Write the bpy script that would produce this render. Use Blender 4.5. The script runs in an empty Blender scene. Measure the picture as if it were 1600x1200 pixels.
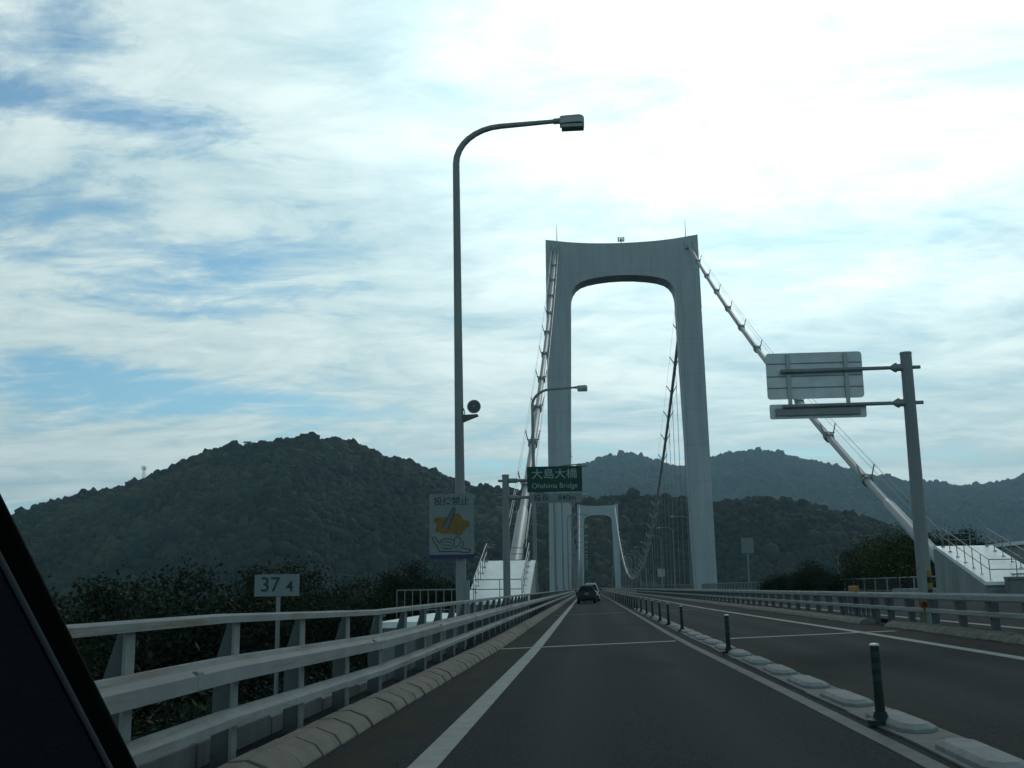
import bpy, math, random
import numpy as np
from mathutils import Matrix, Vector

random.seed(7)
RNG = np.random.default_rng(7)
SC = bpy.context.scene
COL = SC.collection
R = math.radians
PI = math.pi

# ------------------------------------------------------------------ camera
CAM_H = 1.22
cd = bpy.data.cameras.new("camera")
cam = bpy.data.objects.new("camera", cd)
COL.objects.link(cam)
cd.sensor_fit = 'HORIZONTAL'
cd.sensor_width = 36.0
cd.lens = 1700.0 / 1600.0 * 36.0
cd.clip_start = 0.05
cd.clip_end = 20000
_v = Vector((118.0, -318.0, -1700.0))
_Y = _v.normalized()
_Z = Vector((1.0, 0.0147, 0.0)).cross(_v)
if _Z.y < 0:
    _Z = -_Z
_Z.normalize()
_X = _Y.cross(_Z)
_M = Matrix((_X, _Y, _Z)).to_4x4()
_M.translation = Vector((0, 0, CAM_H))
cam.matrix_world = _M
SC.camera = cam

# ------------------------------------------------------------------ light
SUN_EL, SUN_AZ = R(31.0), R(11.0)          # azimuth measured from +Y towards +X
SUN_DIR = Vector((math.sin(SUN_AZ) * math.cos(SUN_EL), math.cos(SUN_AZ) * math.cos(SUN_EL), math.sin(SUN_EL)))
sl = bpy.data.lights.new("sun", 'SUN')
sl.energy = 0.6
sl.angle = R(10.0)
sl.color = (1.0, 0.985, 0.95)
sun = bpy.data.objects.new("sun", sl)
COL.objects.link(sun)
sun.rotation_euler = SUN_DIR.to_track_quat('Z', 'Y').to_euler()

vs = SC.view_settings
vs.view_transform = 'Standard'
vs.look = 'None'
vs.gamma = 1.0
vs.exposure = 0.0
SC.cycles.max_bounces = 6
SC.cycles.volume_bounces = 0

W = bpy.data.worlds.new("World")
SC.world = W
W.use_nodes = True


GAPS = ((-0.55, 0.47, 0.15, 0.07, 0.17), (-0.40, 0.405, 0.13, 0.016, 0.14), (-0.27, 0.385, 0.05, 0.014, 0.13), (-0.44, 0.178, 0.16, 0.022, 0.20),
        (-0.30, 0.27, 0.16, 0.05, 0.07), (-0.05, 0.49, 0.07, 0.03, 0.10), (0.38, 0.262, 0.08, 0.022, 0.16), (0.24, 0.245, 0.07, 0.014, 0.12))


def build_world():
    nt = W.node_tree
    nt.nodes.clear()
    N, L = nt.nodes.new, nt.links.new
    out = N('ShaderNodeOutputWorld')
    bg = N('ShaderNodeBackground')
    bg.inputs[1].default_value = 0.1
    L(bg.outputs[0], out.inputs[0])
    sky = N('ShaderNodeTexSky')
    sky.sky_type = 'NISHITA'
    sky.sun_disc = False
    sky.sun_elevation = SUN_EL
    sky.sun_rotation = SUN_AZ
    sky.altitude = 0
    sky.air_density = 1.0
    sky.dust_density = 0.6
    sky.ozone_density = 2.0
    tc = N('ShaderNodeTexCoord')

    def math_(op, a, b=None, clamp=False):
        m = N('ShaderNodeMath')
        m.operation = op
        m.use_clamp = clamp
        for i, x in enumerate((a, b)):
            if x is None:
                continue
            if isinstance(x, (int, float)):
                m.inputs[i].default_value = x
            else:
                L(x, m.inputs[i])
        return m.outputs[0]

    def ramp(x, stops):
        r = N('ShaderNodeValToRGB')
        while len(r.color_ramp.elements) < len(stops):
            r.color_ramp.elements.new(0.5)
        for e, (p, c) in zip(r.color_ramp.elements, stops):
            e.position = p
            e.color = c if len(c) == 4 else (*c, 1)
        L(x, r.inputs[0])
        return r.outputs[0]

    def mix(fac, a, b):
        m = N('ShaderNodeMix')
        m.data_type = 'RGBA'
        for s, x in ((m.inputs[0], fac), (m.inputs[6], a), (m.inputs[7], b)):
            if hasattr(x, 'node'):
                L(x, s)
            else:
                s.default_value = x
        return m.outputs[2]

    def noise(vec, scale, detail, rough, dist, off, sx, sy, rot=0.0):
        mp = N('ShaderNodeMapping')
        mp.inputs[1].default_value = off
        mp.inputs[2].default_value = (0, 0, rot)
        mp.inputs[3].default_value = (sx, sy, 1)
        L(vec, mp.inputs[0])
        n = N('ShaderNodeTexNoise')
        n.inputs['Scale'].default_value = scale
        n.inputs['Detail'].default_value = detail
        n.inputs['Roughness'].default_value = rough
        n.inputs['Distortion'].default_value = dist
        L(mp.outputs[0], n.inputs['Vector'])
        return n.outputs[0]

    sep = N('ShaderNodeSeparateXYZ')
    L(tc.outputs['Generated'], sep.inputs[0])
    dx, dy, dz = sep.outputs
    den = math_('ADD', math_('MAXIMUM', dz, 0.0), 0.13)
    cmb = N('ShaderNodeCombineXYZ')
    L(math_('DIVIDE', dx, den), cmb.inputs[0])
    L(math_('DIVIDE', dy, den), cmb.inputs[1])
    p = cmb.outputs[0]
    # layers of cloud on a flat ceiling
    big = noise(p, 0.75, 3.0, 0.5, 0.4, (3.1, 7.7, 0.0), 0.55, 1.0, R(-14))
    mid = noise(p, 2.2, 10.0, 0.62, 0.7, (11.3, 2.4, 1.0), 0.6, 1.0, R(-14))
    fine = noise(p, 7.5, 9.0, 0.66, 0.5, (4.0, 9.0, 2.0), 0.6, 1.0, R(-14))
    dens = math_('ADD', math_('MULTIPLY', big, 0.85), math_('MULTIPLY', mid, 0.62))
    dens = math_('ADD', dens, math_('MULTIPLY', fine, 0.40))           # about 0.865 on average
    # closeness to the sun
    dot = N('ShaderNodeVectorMath')
    dot.operation = 'DOT_PRODUCT'
    dot.inputs[1].default_value = SUN_DIR
    L(tc.outputs['Generated'], dot.inputs[0])
    cs = math_('MAXIMUM', dot.outputs['Value'], 0.0)
    glow_w = math_('POWER', cs, 7.0)
    glow_n = math_('POWER', cs, 26.0)
    dens = math_('ADD', dens, math_('MULTIPLY', glow_w, 0.16))
    gap = N('ShaderNodeMapRange')
    gap.interpolation_type = 'SMOOTHSTEP'
    gap.inputs[1].default_value = -0.02
    gap.inputs[2].default_value = -0.50
    gap.inputs[3].default_value = 0.0
    gap.inputs[4].default_value = 0.05
    L(dx, gap.inputs[0])
    dens = math_('SUBTRACT', dens, gap.outputs[0])
    # openings in the cloud deck where the blue shows (azimuth, elevation, spread of each, depth)
    az = math_('ARCTAN2', dx, dy)
    el = math_('ARCSINE', dz)
    for a0, e0, sa, se, am in GAPS:
        qa = math_('POWER', math_('ABSOLUTE', math_('DIVIDE', math_('SUBTRACT', az, a0), sa)), 2.0)
        qe = math_('POWER', math_('ABSOLUTE', math_('DIVIDE', math_('SUBTRACT', el, e0), se)), 2.0)
        g_ = math_('EXPONENT', math_('MULTIPLY', math_('ADD', qa, qe), -1.0))
        dens = math_('SUBTRACT', dens, math_('MULTIPLY', g_, am))
    cover = ramp(dens, [(0.77, (0, 0, 0)), (0.91, (1, 1, 1))])
    thick = ramp(math_('ADD', math_('MULTIPLY', mid, 0.7), math_('MULTIPLY', fine, 0.4)), [(0.42, (0, 0, 0)), (0.66, (1, 1, 1))])
    ccol = mix(thick, (4.9, 7.0, 7.5, 1), (8.7, 10.2, 10.0, 1))
    glow = math_('ADD', 0.86, math_('ADD', math_('MULTIPLY', glow_w, 0.34), math_('MULTIPLY', glow_n, 1.0)))
    sc_ = N('ShaderNodeVectorMath')
    sc_.operation = 'SCALE'
    L(ccol, sc_.inputs[0])
    L(glow, sc_.inputs['Scale'])
    tint = N('ShaderNodeVectorMath')
    tint.operation = 'MULTIPLY'
    tint.inputs[1].default_value = (0.55, 0.91, 0.98)
    L(sky.outputs[0], tint.inputs[0])
    fin = mix(math_('ADD', math_('MULTIPLY', cover, 0.82), 0.14), tint.outputs[0], sc_.outputs[0])
    # unseen sky overhead and behind is dimmed, and cooled behind, to shape the light
    mr = N('ShaderNodeMapRange')
    mr.interpolation_type = 'SMOOTHSTEP'
    mr.inputs[1].default_value = -0.35
    mr.inputs[2].default_value = 0.85
    mr.inputs[3].default_value = 0.80
    mr.inputs[4].default_value = 1.0
    L(dy, mr.inputs[0])
    mz = N('ShaderNodeMapRange')
    mz.interpolation_type = 'SMOOTHSTEP'
    mz.inputs[1].default_value = 0.46
    mz.inputs[2].default_value = 0.80
    mz.inputs[3].default_value = 1.0
    mz.inputs[4].default_value = 0.10
    L(dz, mz.inputs[0])
    last = N('ShaderNodeVectorMath')
    last.operation = 'SCALE'
    L(fin, last.inputs[0])
    L(math_('MULTIPLY', mr.outputs[0], mz.outputs[0]), last.inputs['Scale'])
    cool = N('ShaderNodeMapRange')
    cool.inputs[1].default_value = -0.2
    cool.inputs[2].default_value = 0.45
    cool.inputs[3].default_value = 1.0
    cool.inputs[4].default_value = 0.0
    L(dy, cool.inputs[0])
    tnt = mix(cool.outputs[0], (1, 1, 1, 1), (0.80, 1.0, 1.06, 1))
    lm = N('ShaderNodeVectorMath')
    lm.operation = 'MULTIPLY'
    L(last.outputs[0], lm.inputs[0])
    L(tnt, lm.inputs[1])
    L(lm.outputs[0], bg.inputs[0])


build_world()

# ------------------------------------------------------------------ helpers
SLOPE = 0.03                                # cross fall of the carriageway


def zr(x):
    return SLOPE * x


class MB:
    """collects shapes and links them as ONE mesh object"""

    def __init__(self):
        self.v, self.f = [], []

    def add(self, verts, faces):
        b = len(self.v)
        self.v.extend([tuple(map(float, q)) for q in verts])
        self.f.extend([tuple(b + i for i in q) for q in faces])
        return self

    def box(self, lo, hi):
        x0, y0, z0 = lo
        x1, y1, z1 = hi
        return self.hexa([(x0, y0, z0), (x1, y0, z0), (x1, y1, z0), (x0, y1, z0), (x0, y0, z1), (x1, y0, z1), (x1, y1, z1), (x0, y1, z1)])

    def hexa(self, q):
        return self.add(q, [(0, 3, 2, 1), (4, 5, 6, 7), (0, 1, 5, 4), (1, 2, 6, 5), (2, 3, 7, 6), (3, 0, 4, 7)])

    def tube(self, path, rad, n=10, caps=True, twist=0.0):
        path = [Vector(q) for q in path]
        m = len(path)
        if not hasattr(rad, '__len__'):
            rad = [rad] * m
        rings = []
        up = None
        for i, q in enumerate(path):
            t = (path[min(i + 1, m - 1)] - path[max(i - 1, 0)]).normalized()
            if up is None:
                a = Vector((0, 0, 1)) if abs(t.z) < 0.9 else Vector((0, 1, 0))
                up = (a - t * a.dot(t)).normalized()
            else:
                up = (up - t * up.dot(t)).normalized()
            s = t.cross(up)
            rings.append([q + (up * math.cos(2 * PI * k / n + twist) + s * math.sin(2 * PI * k / n + twist)) * rad[i] for k in range(n)])
        vs_ = [p for r_ in rings for p in r_]
        fs = []
        for i in range(m - 1):
            for k in range(n):
                a, b = i * n + k, i * n + (k + 1) % n
                fs.append((a, a + n, b + n, b))
        if caps:
            fs.append(tuple(range(n)))
            fs.append(tuple(reversed(range((m - 1) * n, m * n))))
        return self.add(vs_, fs)

    def prism(self, poly, y0, y1, axis='y'):
        """poly in the (a, b) plane extruded along an axis: y -> (x,z); x -> (y,z); z -> (x,y)"""
        n = len(poly)
        mk = {'y': lambda a, b, t: (a, t, b), 'x': lambda a, b, t: (t, a, b), 'z': lambda a, b, t: (a, b, t)}[axis]
        vs_ = [mk(a, b, y0) for a, b in poly] + [mk(a, b, y1) for a, b in poly]
        fs = [tuple(range(n)), tuple(reversed(range(n, 2 * n)))]
        for k in range(n):
            j = (k + 1) % n
            fs.append((k, k + n, j + n, j))
        return self.add(vs_, fs)

    def sweep(self, prof, path):
        """closed profile in (x, z) carried along a list of (x, y, z) offsets"""
        n, m = len(prof), len(path)
        vs_ = [(px + a, py, pz + b) for px, py, pz in path for a, b in prof]
        fs = []
        for i in range(m - 1):
            for k in range(n):
                j = (k + 1) % n
                fs.append((i * n + k, i * n + n + k, i * n + n + j, i * n + j))
        fs.append(tuple(range(n)))
        fs.append(tuple(reversed(range((m - 1) * n, m * n))))
        return self.add(vs_, fs)

    def build(self, name, mat, parent=None, smooth=False, bevel=0.0, fix=True):
        me = bpy.data.meshes.new(name)
        me.from_pydata(self.v, [], self.f)
        if fix:
            import bmesh
            bm = bmesh.new()
            bm.from_mesh(me)
            bmesh.ops.recalc_face_normals(bm, faces=bm.faces)
            bm.to_mesh(me)
            bm.free()
        if smooth:
            me.polygons.foreach_set('use_smooth', [True] * len(me.polygons))
            if hasattr(me, 'set_sharp_from_angle'):
                me.set_sharp_from_angle(angle=R(40))
        me.materials.append(mat)
        o = bpy.data.objects.new(name, me)
        COL.objects.link(o)
        if parent is not None:
            o.parent = parent
        if bevel:
            md = o.modifiers.new("bevel", 'BEVEL')
            md.width = bevel
            md.segments = 2
            md.limit_method = 'ANGLE'
        return o


def tag(o, label=None, cat=None, group=None, kind=None):
    if label:
        o['label'] = label
    if cat:
        o['category'] = cat
    if group:
        o['group'] = group
    if kind:
        o['kind'] = kind
    return o


def thing(name, label, cat, loc=(0, 0, 0), rz=0.0, group=None):
    o = bpy.data.objects.new(name, None)
    o.empty_display_size = 0.3
    COL.objects.link(o)
    o.location = loc
    o.rotation_euler = (0, 0, rz)
    return tag(o, label, cat, group)


def copy_tree(o, parent=None):
    c = o.copy()
    COL.objects.link(c)
    if parent is not None:
        c.parent = parent
    for ch in [q for q in o.children]:
        copy_tree(ch, c)
    return c


def raw_mesh(name, verts, faces_flat, nper, mat, colors=None, smooth=False):
    """fast mesh from numpy arrays; every face has nper corners"""
    me = bpy.data.meshes.new(name)
    nv, nf = len(verts), len(faces_flat) // nper
    me.vertices.add(nv)
    me.vertices.foreach_set('co', np.asarray(verts, dtype=np.float32).ravel())
    me.loops.add(nf * nper)
    me.loops.foreach_set('vertex_index', np.asarray(faces_flat, dtype=np.int32))
    me.polygons.add(nf)
    me.polygons.foreach_set('loop_start', np.arange(0, nf * nper, nper, dtype=np.int32))
    me.polygons.foreach_set('loop_total', np.full(nf, nper, dtype=np.int32))
    me.update(calc_edges=True)
    if smooth:
        me.polygons.foreach_set('use_smooth', np.ones(nf, dtype=bool))
    if colors is not None:
        at = me.color_attributes.new("tone", 'FLOAT_COLOR', 'POINT')
        c = np.ones((nv, 4), dtype=np.float32)
        c[:, :3] = colors
        at.data.foreach_set('color', c.ravel())
    me.materials.append(mat)
    return me


# ------------------------------------------------------------------ materials
def mat(name, col, rough=0.7, metal=0.0, spec=0.3, var=0.0, vscale=2.0, col2=None, bump=0.0, bscale=30.0, streak=False, rust=None, seams=None):
    m = bpy.data.materials.new(name)
    m.use_nodes = True
    nt = m.node_tree
    N, L = nt.nodes.new, nt.links.new
    b = nt.nodes['Principled BSDF']
    b.inputs['Base Color'].default_value = (*col, 1)
    b.inputs['Roughness'].default_value = rough
    b.inputs['Metallic'].default_value = metal
    b.inputs['Specular IOR Level'].default_value = spec
    tc = N('ShaderNodeTexCoord')
    src = None
    if var or col2:
        n = N('ShaderNodeTexNoise')
        n.inputs['Scale'].default_value = vscale
        n.inputs['Detail'].default_value = 8
        n.inputs['Roughness'].default_value = 0.65
        if streak:
            mp = N('ShaderNodeMapping')
            mp.inputs[3].default_value = (1, 1, 0.12)
            L(tc.outputs['Object'], mp.inputs[0])
            L(mp.outputs[0], n.inputs['Vector'])
        else:
            L(tc.outputs['Object'], n.inputs['Vector'])
        rp = N('ShaderNodeValToRGB')
        rp.color_ramp.elements[0].position = 0.33
        rp.color_ramp.elements[1].position = 0.68
        c2 = col2 or tuple(min(1, c * (1 + var)) for c in col)
        c1 = col if col2 else tuple(c * (1 - var) for c in col)
        rp.color_ramp.elements[0].color = (*c1, 1)
        rp.color_ramp.elements[1].color = (*c2, 1)
        L(n.outputs[0], rp.inputs[0])
        src = rp.outputs[0]
    if rust:
        n2 = N('ShaderNodeTexNoise')
        n2.inputs['Scale'].default_value = rust[0]
        n2.inputs['Detail'].default_value = 10
        n2.inputs['Roughness'].default_value = 0.7
        mp2 = N('ShaderNodeMapping')
        mp2.inputs[3].default_value = rust[3] if len(rust) > 3 else (1, 1, 1)
        L(tc.outputs['Object'], mp2.inputs[0])
        L(mp2.outputs[0], n2.inputs['Vector'])
        rp2 = N('ShaderNodeValToRGB')
        rp2.color_ramp.elements[0].position = rust[1]
        rp2.color_ramp.elements[1].position = rust[1] + 0.14
        L(n2.outputs[0], rp2.inputs[0])
        mx = N('ShaderNodeMix')
        mx.data_type = 'RGBA'
        L(rp2.outputs[0], mx.inputs[0])
        if src is not None:
            L(src, mx.inputs[6])
        else:
            mx.inputs[6].default_value = (*col, 1)
        mx.inputs[7].default_value = (*rust[2], 1)
        src = mx.outputs[2]
    if seams:
        br = N('ShaderNodeTexBrick')
        br.offset = 0.0
        br.inputs['Scale'].default_value = 1.0
        br.inputs['Brick Width'].default_value = seams[0]
        br.inputs['Row Height'].default_value = seams[1]
        br.inputs['Mortar Size'].default_value = seams[2]
        br.inputs['Color1'].default_value = (1, 1, 1, 1)
        br.inputs['Color2'].default_value = (0.95, 0.95, 0.95, 1)
        br.inputs['Mortar'].default_value = (0.80, 0.80, 0.80, 1)
        sp = N('ShaderNodeSeparateXYZ')
        cb = N('ShaderNodeCombineXYZ')
        L(tc.outputs['Object'], sp.inputs[0])
        L(sp.outputs[0], cb.inputs[0])
        L(sp.outputs[2], cb.inputs[1])
        L(cb.outputs[0], br.inputs['Vector'])
        mm = N('ShaderNodeMix')
        mm.data_type = 'RGBA'
        mm.blend_type = 'MULTIPLY'
        mm.inputs[0].default_value = 1.0
        if src is not None:
            L(src, mm.inputs[6])
        else:
            mm.inputs[6].default_value = (*col, 1)
        L(br.outputs[0], mm.inputs[7])
        src = mm.outputs[2]
    if src is not None:
        L(src, b.inputs['Base Color'])
    if bump:
        nb = N('ShaderNodeTexNoise')
        nb.inputs['Scale'].default_value = bscale
        nb.inputs['Detail'].default_value = 6
        L(tc.outputs['Object'], nb.inputs['Vector'])
        bp = N('ShaderNodeBump')
        bp.inputs['Strength'].default_value = bump
        bp.inputs['Distance'].default_value = 0.02
        L(nb.outputs[0], bp.inputs['Height'])
        L(bp.outputs[0], b.inputs['Normal'])
    return m


def leaf_mat(name, c1, c2, rough=0.85, scale=0.4):
    m = bpy.data.materials.new(name)
    m.use_nodes = True
    nt = m.node_tree
    N, L = nt.nodes.new, nt.links.new
    b = nt.nodes['Principled BSDF']
    b.inputs['Roughness'].default_value = rough
    b.inputs['Specular IOR Level'].default_value = 0.12
    at = N('ShaderNodeAttribute')
    at.attribute_name = 'tone'
    n = N('ShaderNodeTexNoise')
    n.inputs['Scale'].default_value = scale
    n.inputs['Detail'].default_value = 6
    tc = N('ShaderNodeTexCoord')
    L(tc.outputs['Object'], n.inputs['Vector'])
    rp = N('ShaderNodeValToRGB')
    rp.color_ramp.elements[0].position = 0.35
    rp.color_ramp.elements[1].position = 0.65
    rp.color_ramp.elements[0].color = (*c1, 1)
    rp.color_ramp.elements[1].color = (*c2, 1)
    L(n.outputs[0], rp.inputs[0])
    mm = N('ShaderNodeMix')
    mm.data_type = 'RGBA'
    mm.blend_type = 'MULTIPLY'
    mm.inputs[0].default_value = 1.0
    L(rp.outputs[0], mm.inputs[6])
    L(at.outputs[0], mm.inputs[7])
    L(mm.outputs[2], b.inputs['Base Color'])
    return m


M = {}
M['concrete'] = mat('concrete', (0.27, 0.28, 0.27), 0.9, var=0.22, vscale=1.2, streak=True, bump=0.3)
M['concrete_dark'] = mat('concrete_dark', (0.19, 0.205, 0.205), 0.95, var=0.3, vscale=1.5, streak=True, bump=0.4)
M['kerb'] = mat('kerb', (0.135, 0.128, 0.108), 0.95, col2=(0.21, 0.195, 0.165), vscale=3.0, bump=0.6, bscale=40, rust=(6.0, 0.60, (0.09, 0.085, 0.07)))
M['tower'] = mat('tower', (0.385, 0.405, 0.425), 0.6, var=0.13, vscale=0.5, streak=True, seams=(2.6, 6.4, 0.05))
M['white_roof'] = mat('white_roof', (0.80, 0.83, 0.82), 0.33, var=0.12, vscale=0.9, rust=(1.2, 0.64, (0.42, 0.44, 0.43)))
M['cable'] = mat('cable', (0.36, 0.375, 0.38), 0.5, var=0.08, vscale=0.5)
M['cable_dark'] = mat('cable_dark', (0.20, 0.21, 0.21), 0.6, var=0.1)
M['steel'] = mat('steel', (0.20, 0.215, 0.22), 0.55, 0.3, 0.4, var=0.15, vscale=3.0)
M['pole'] = mat('pole', (0.22, 0.23, 0.23), 0.6, 0.2, 0.4, var=0.18, vscale=2.5, streak=True)
M['lamp'] = mat('lamp', (0.36, 0.37, 0.37), 0.5, 0.2)
M['lens'] = mat('lens', (0.25, 0.27, 0.25), 0.25, 0.0, 0.5)
M['rail'] = mat('rail', (0.215, 0.24, 0.245), 0.8, 0.0, 0.25, var=0.2, vscale=1.2, rust=(2.6, 0.52, (0.165, 0.135, 0.095), (1.0, 0.22, 5.0)))
M['rail_grey'] = mat('rail_grey', (0.27, 0.28, 0.27), 0.75, 0.0, 0.3, var=0.18, vscale=1.4, rust=(3.0, 0.55, (0.17, 0.14, 0.10), (1.0, 0.25, 4.0)))
M['post'] = mat('post', (0.24, 0.25, 0.245), 0.8, 0.0, 0.25, var=0.2, vscale=2.0, rust=(4.0, 0.63, (0.2, 0.14, 0.09)))
M['post_dark'] = mat('post_dark', (0.10, 0.105, 0.105), 0.8, var=0.25)
M['block'] = mat('block', (0.225, 0.245, 0.245), 0.9, var=0.2, vscale=5.0, bump=0.3, rust=(9.0, 0.62, (0.16, 0.16, 0.15)))
M['delin'] = mat('delineator_green', (0.011, 0.023, 0.021), 0.7, var=0.3, vscale=6.0)
M['delin_band'] = mat('delineator_band', (0.022, 0.036, 0.034), 0.45)
M['delin_cap'] = mat('delineator_cap', (0.45, 0.47, 0.45), 0.5)
M['sign_white'] = mat('sign_white', (0.62, 0.63, 0.64), 0.6, var=0.06, vscale=3.0, rust=(5.0, 0.68, (0.4, 0.4, 0.38)))
M['sign_back'] = mat('sign_back', (0.50, 0.52, 0.53), 0.5, 0.2, 0.4, var=0.1, vscale=3.0)
M['sign_plate'] = mat('sign_plate', (0.175, 0.205, 0.21), 0.6, var=0.1, vscale=3.0)
M['sign_green'] = mat('sign_green', (0.004, 0.042, 0.034), 0.5, var=0.15)
M['sign_text'] = mat('sign_text', (0.26, 0.34, 0.33), 0.5)
M['ink'] = mat('ink', (0.03, 0.035, 0.035), 0.6)
M['ink_brown'] = mat('ink_brown', (0.06, 0.035, 0.03), 0.6)
M['ink_blue'] = mat('ink_blue', (0.025, 0.03, 0.10), 0.6)
M['flame'] = mat('flame', (0.17, 0.065, 0.018), 0.6, col2=(0.21, 0.13, 0.025), vscale=7.0)
M['bottle'] = mat('bottle', (0.09, 0.12, 0.13), 0.5)
M['orange'] = mat('orange', (0.34, 0.15, 0.02), 0.5)
M['red'] = mat('red', (0.2, 0.02, 0.015), 0.4)
M['yellow'] = mat('yellow', (0.22, 0.15, 0.025), 0.6)
M['black'] = mat('black', (0.012, 0.012, 0.013), 0.6)
M['rubber'] = mat('rubber', (0.006, 0.006, 0.006), 0.9, spec=0.05)
M['trim'] = mat('pillar_trim', (0.018, 0.02, 0.023), 0.85, spec=0.15, bump=0.25, bscale=400)
M['trim_highlight'] = mat('trim_highlight', (0.07, 0.075, 0.085), 0.7)
M['car_dark'] = mat('car_dark', (0.014, 0.016, 0.022), 0.35, 0.2, 0.5)
M['car_white'] = mat('car_white', (0.62, 0.66, 0.66), 0.35, 0.0, 0.5)
M['glass'] = mat('car_glass', (0.01, 0.013, 0.016), 0.1, 0.0, 0.6)
M['tail'] = mat('tail_lamp', (0.09, 0.010, 0.01), 0.3)
M['plate'] = mat('plate', (0.16, 0.17, 0.16), 0.5)
M['bark'] = mat('bark', (0.05, 0.04, 0.032), 0.95, var=0.3, vscale=8)
M['soil'] = mat('soil', (0.020, 0.030, 0.016), 1.0, col2=(0.04, 0.05, 0.026), vscale=0.2, spec=0.05)
M['paint'] = mat('road_paint', (0.25, 0.28, 0.275), 0.85, var=0.14, vscale=2.5, rust=(11.0, 0.62, (0.22, 0.24, 0.24)))
M['paint_dull'] = mat('road_paint_dull', (0.125, 0.135, 0.13), 0.9, var=0.2, vscale=3.0, rust=(9.0, 0.55, (0.09, 0.09, 0.085)))
M['sea'] = mat('sea', (0.02, 0.05, 0.06), 0.25, 0.0, 0.5, bump=0.3, bscale=0.5)
M['leaf_a'] = leaf_mat('leaf_a', (0.012, 0.024, 0.014), (0.030, 0.046, 0.021))
M['leaf_b'] = leaf_mat('leaf_b', (0.010, 0.019, 0.013), (0.023, 0.035, 0.018))
M['leaf_c'] = leaf_mat('leaf_c', (0.030, 0.045, 0.018), (0.070, 0.085, 0.028))
M['forest'] = leaf_mat('forest', (0.015, 0.027, 0.019), (0.030, 0.046, 0.027), scale=0.012)


def asphalt():
    m = bpy.data.materials.new('asphalt')
    m.use_nodes = True
    nt = m.node_tree
    N, L = nt.nodes.new, nt.links.new
    b = nt.nodes['Principled BSDF']
    b.inputs['Roughness'].default_value = 0.95
    b.inputs['Specular IOR Level'].default_value = 0.05
    tc = N('ShaderNodeTexCoord')

    def noise(scale, detail, mp=None):
        n = N('ShaderNodeTexNoise')
        n.inputs['Scale'].default_value = scale
        n.inputs['Detail'].default_value = detail
        n.inputs['Roughness'].default_value = 0.65
        if mp:
            q = N('ShaderNodeMapping')
            q.inputs[3].default_value = mp
            L(tc.outputs['Object'], q.inputs[0])
            L(q.outputs[0], n.inputs['Vector'])
        else:
            L(tc.outputs['Object'], n.inputs['Vector'])
        return n.outputs[0]

    def ramp(x, stops):
        r = N('ShaderNodeValToRGB')
        while len(r.color_ramp.elements) < len(stops):
            r.color_ramp.elements.new(0.5)
        for e, (p, c) in zip(r.color_ramp.elements, stops):
            e.position = p
            e.color = (*c, 1)
        L(x, r.inputs[0])
        return r.outputs[0]

    def mixc(fac, a, bb, mode='MIX'):
        q = N('ShaderNodeMix')
        q.data_type = 'RGBA'
        q.blend_type = mode
        for s, x in ((q.inputs[0], fac), (q.inputs[6], a), (q.inputs[7], bb)):
            if hasattr(x, 'node'):
                L(x, s)
            elif isinstance(x, tuple):
                s.default_value = (*x, 1)
            else:
                s.default_value = x
        return q.outputs[2]

    big = noise(0.35, 6, (1.0, 0.18, 1.0))
    c = ramp(big, [(0.3, (0.021, 0.028, 0.031)), (0.7, (0.034, 0.042, 0.046))])
    grain = noise(38.0, 5)
    c = mixc(0.8, c, ramp(grain, [(0.32, (0.25, 0.25, 0.25)), (0.70, (1.75, 1.75, 1.75))]), 'MULTIPLY')
    # wheel tracks, slightly polished and paler
    sep = N('ShaderNodeSeparateXYZ')
    L(tc.outputs['Object'], sep.inputs[0])
    x = sep.outputs[0]

    def band(c0, w):
        a = N('ShaderNodeMath')
        a.operation = 'SUBTRACT'
        L(x, a.inputs[0])
        a.inputs[1].default_value = c0
        ab = N('ShaderNodeMath')
        ab.operation = 'ABSOLUTE'
        L(a.outputs[0], ab.inputs[0])
        mr = N('ShaderNodeMapRange')
        mr.inputs[1].default_value = w
        mr.inputs[2].default_value = 0.0
        L(ab.outputs[0], mr.inputs[0])
        return mr.outputs[0]

    def mul(a, bb):
        q = N('ShaderNodeMath')
        q.operation = 'MULTIPLY'
        for s, y in ((q.inputs[0], a), (q.inputs[1], bb)):
            if hasattr(y, 'node'):
                L(y, s)
            else:
                s.default_value = y
        return q.outputs[0]

    for c0 in (-0.25, 1.25, 3.7, 5.0):
        c = mixc(mul(band(c0, 0.5), 0.6), c, (0.046, 0.054, 0.058))
    # brown grit gathered beside the separator blocks and by the kerb
    dirt = noise(2.2, 9, (1.0, 0.35, 1.0))
    d = ramp(dirt, [(0.40, (0, 0, 0)), (0.62, (1, 1, 1))])
    for c0, w in ((2.85, 0.42), (-1.75, 0.5), (6.6, 0.6)):
        c = mixc(mul(mul(band(c0, w), d), 0.85), c, (0.050, 0.043, 0.027))
    # dark seams and patches
    pt = noise(0.16, 2, (1.3, 0.5, 1.0))
    c = mixc(mul(ramp(pt, [(0.57, (0, 0, 0)), (0.60, (1, 1, 1))]), 0.4), c, (0.016, 0.019, 0.021))
    L(c, b.inputs['Base Color'])
    bp = N('ShaderNodeBump')
    bp.inputs['Strength'].default_value = 0.5
    bp.inputs['Distance'].default_value = 0.008
    L(noise(90.0, 3), bp.inputs['Height'])
    L(bp.outputs[0], b.inputs['Normal'])
    return m


M['asphalt'] = asphalt()


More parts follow.
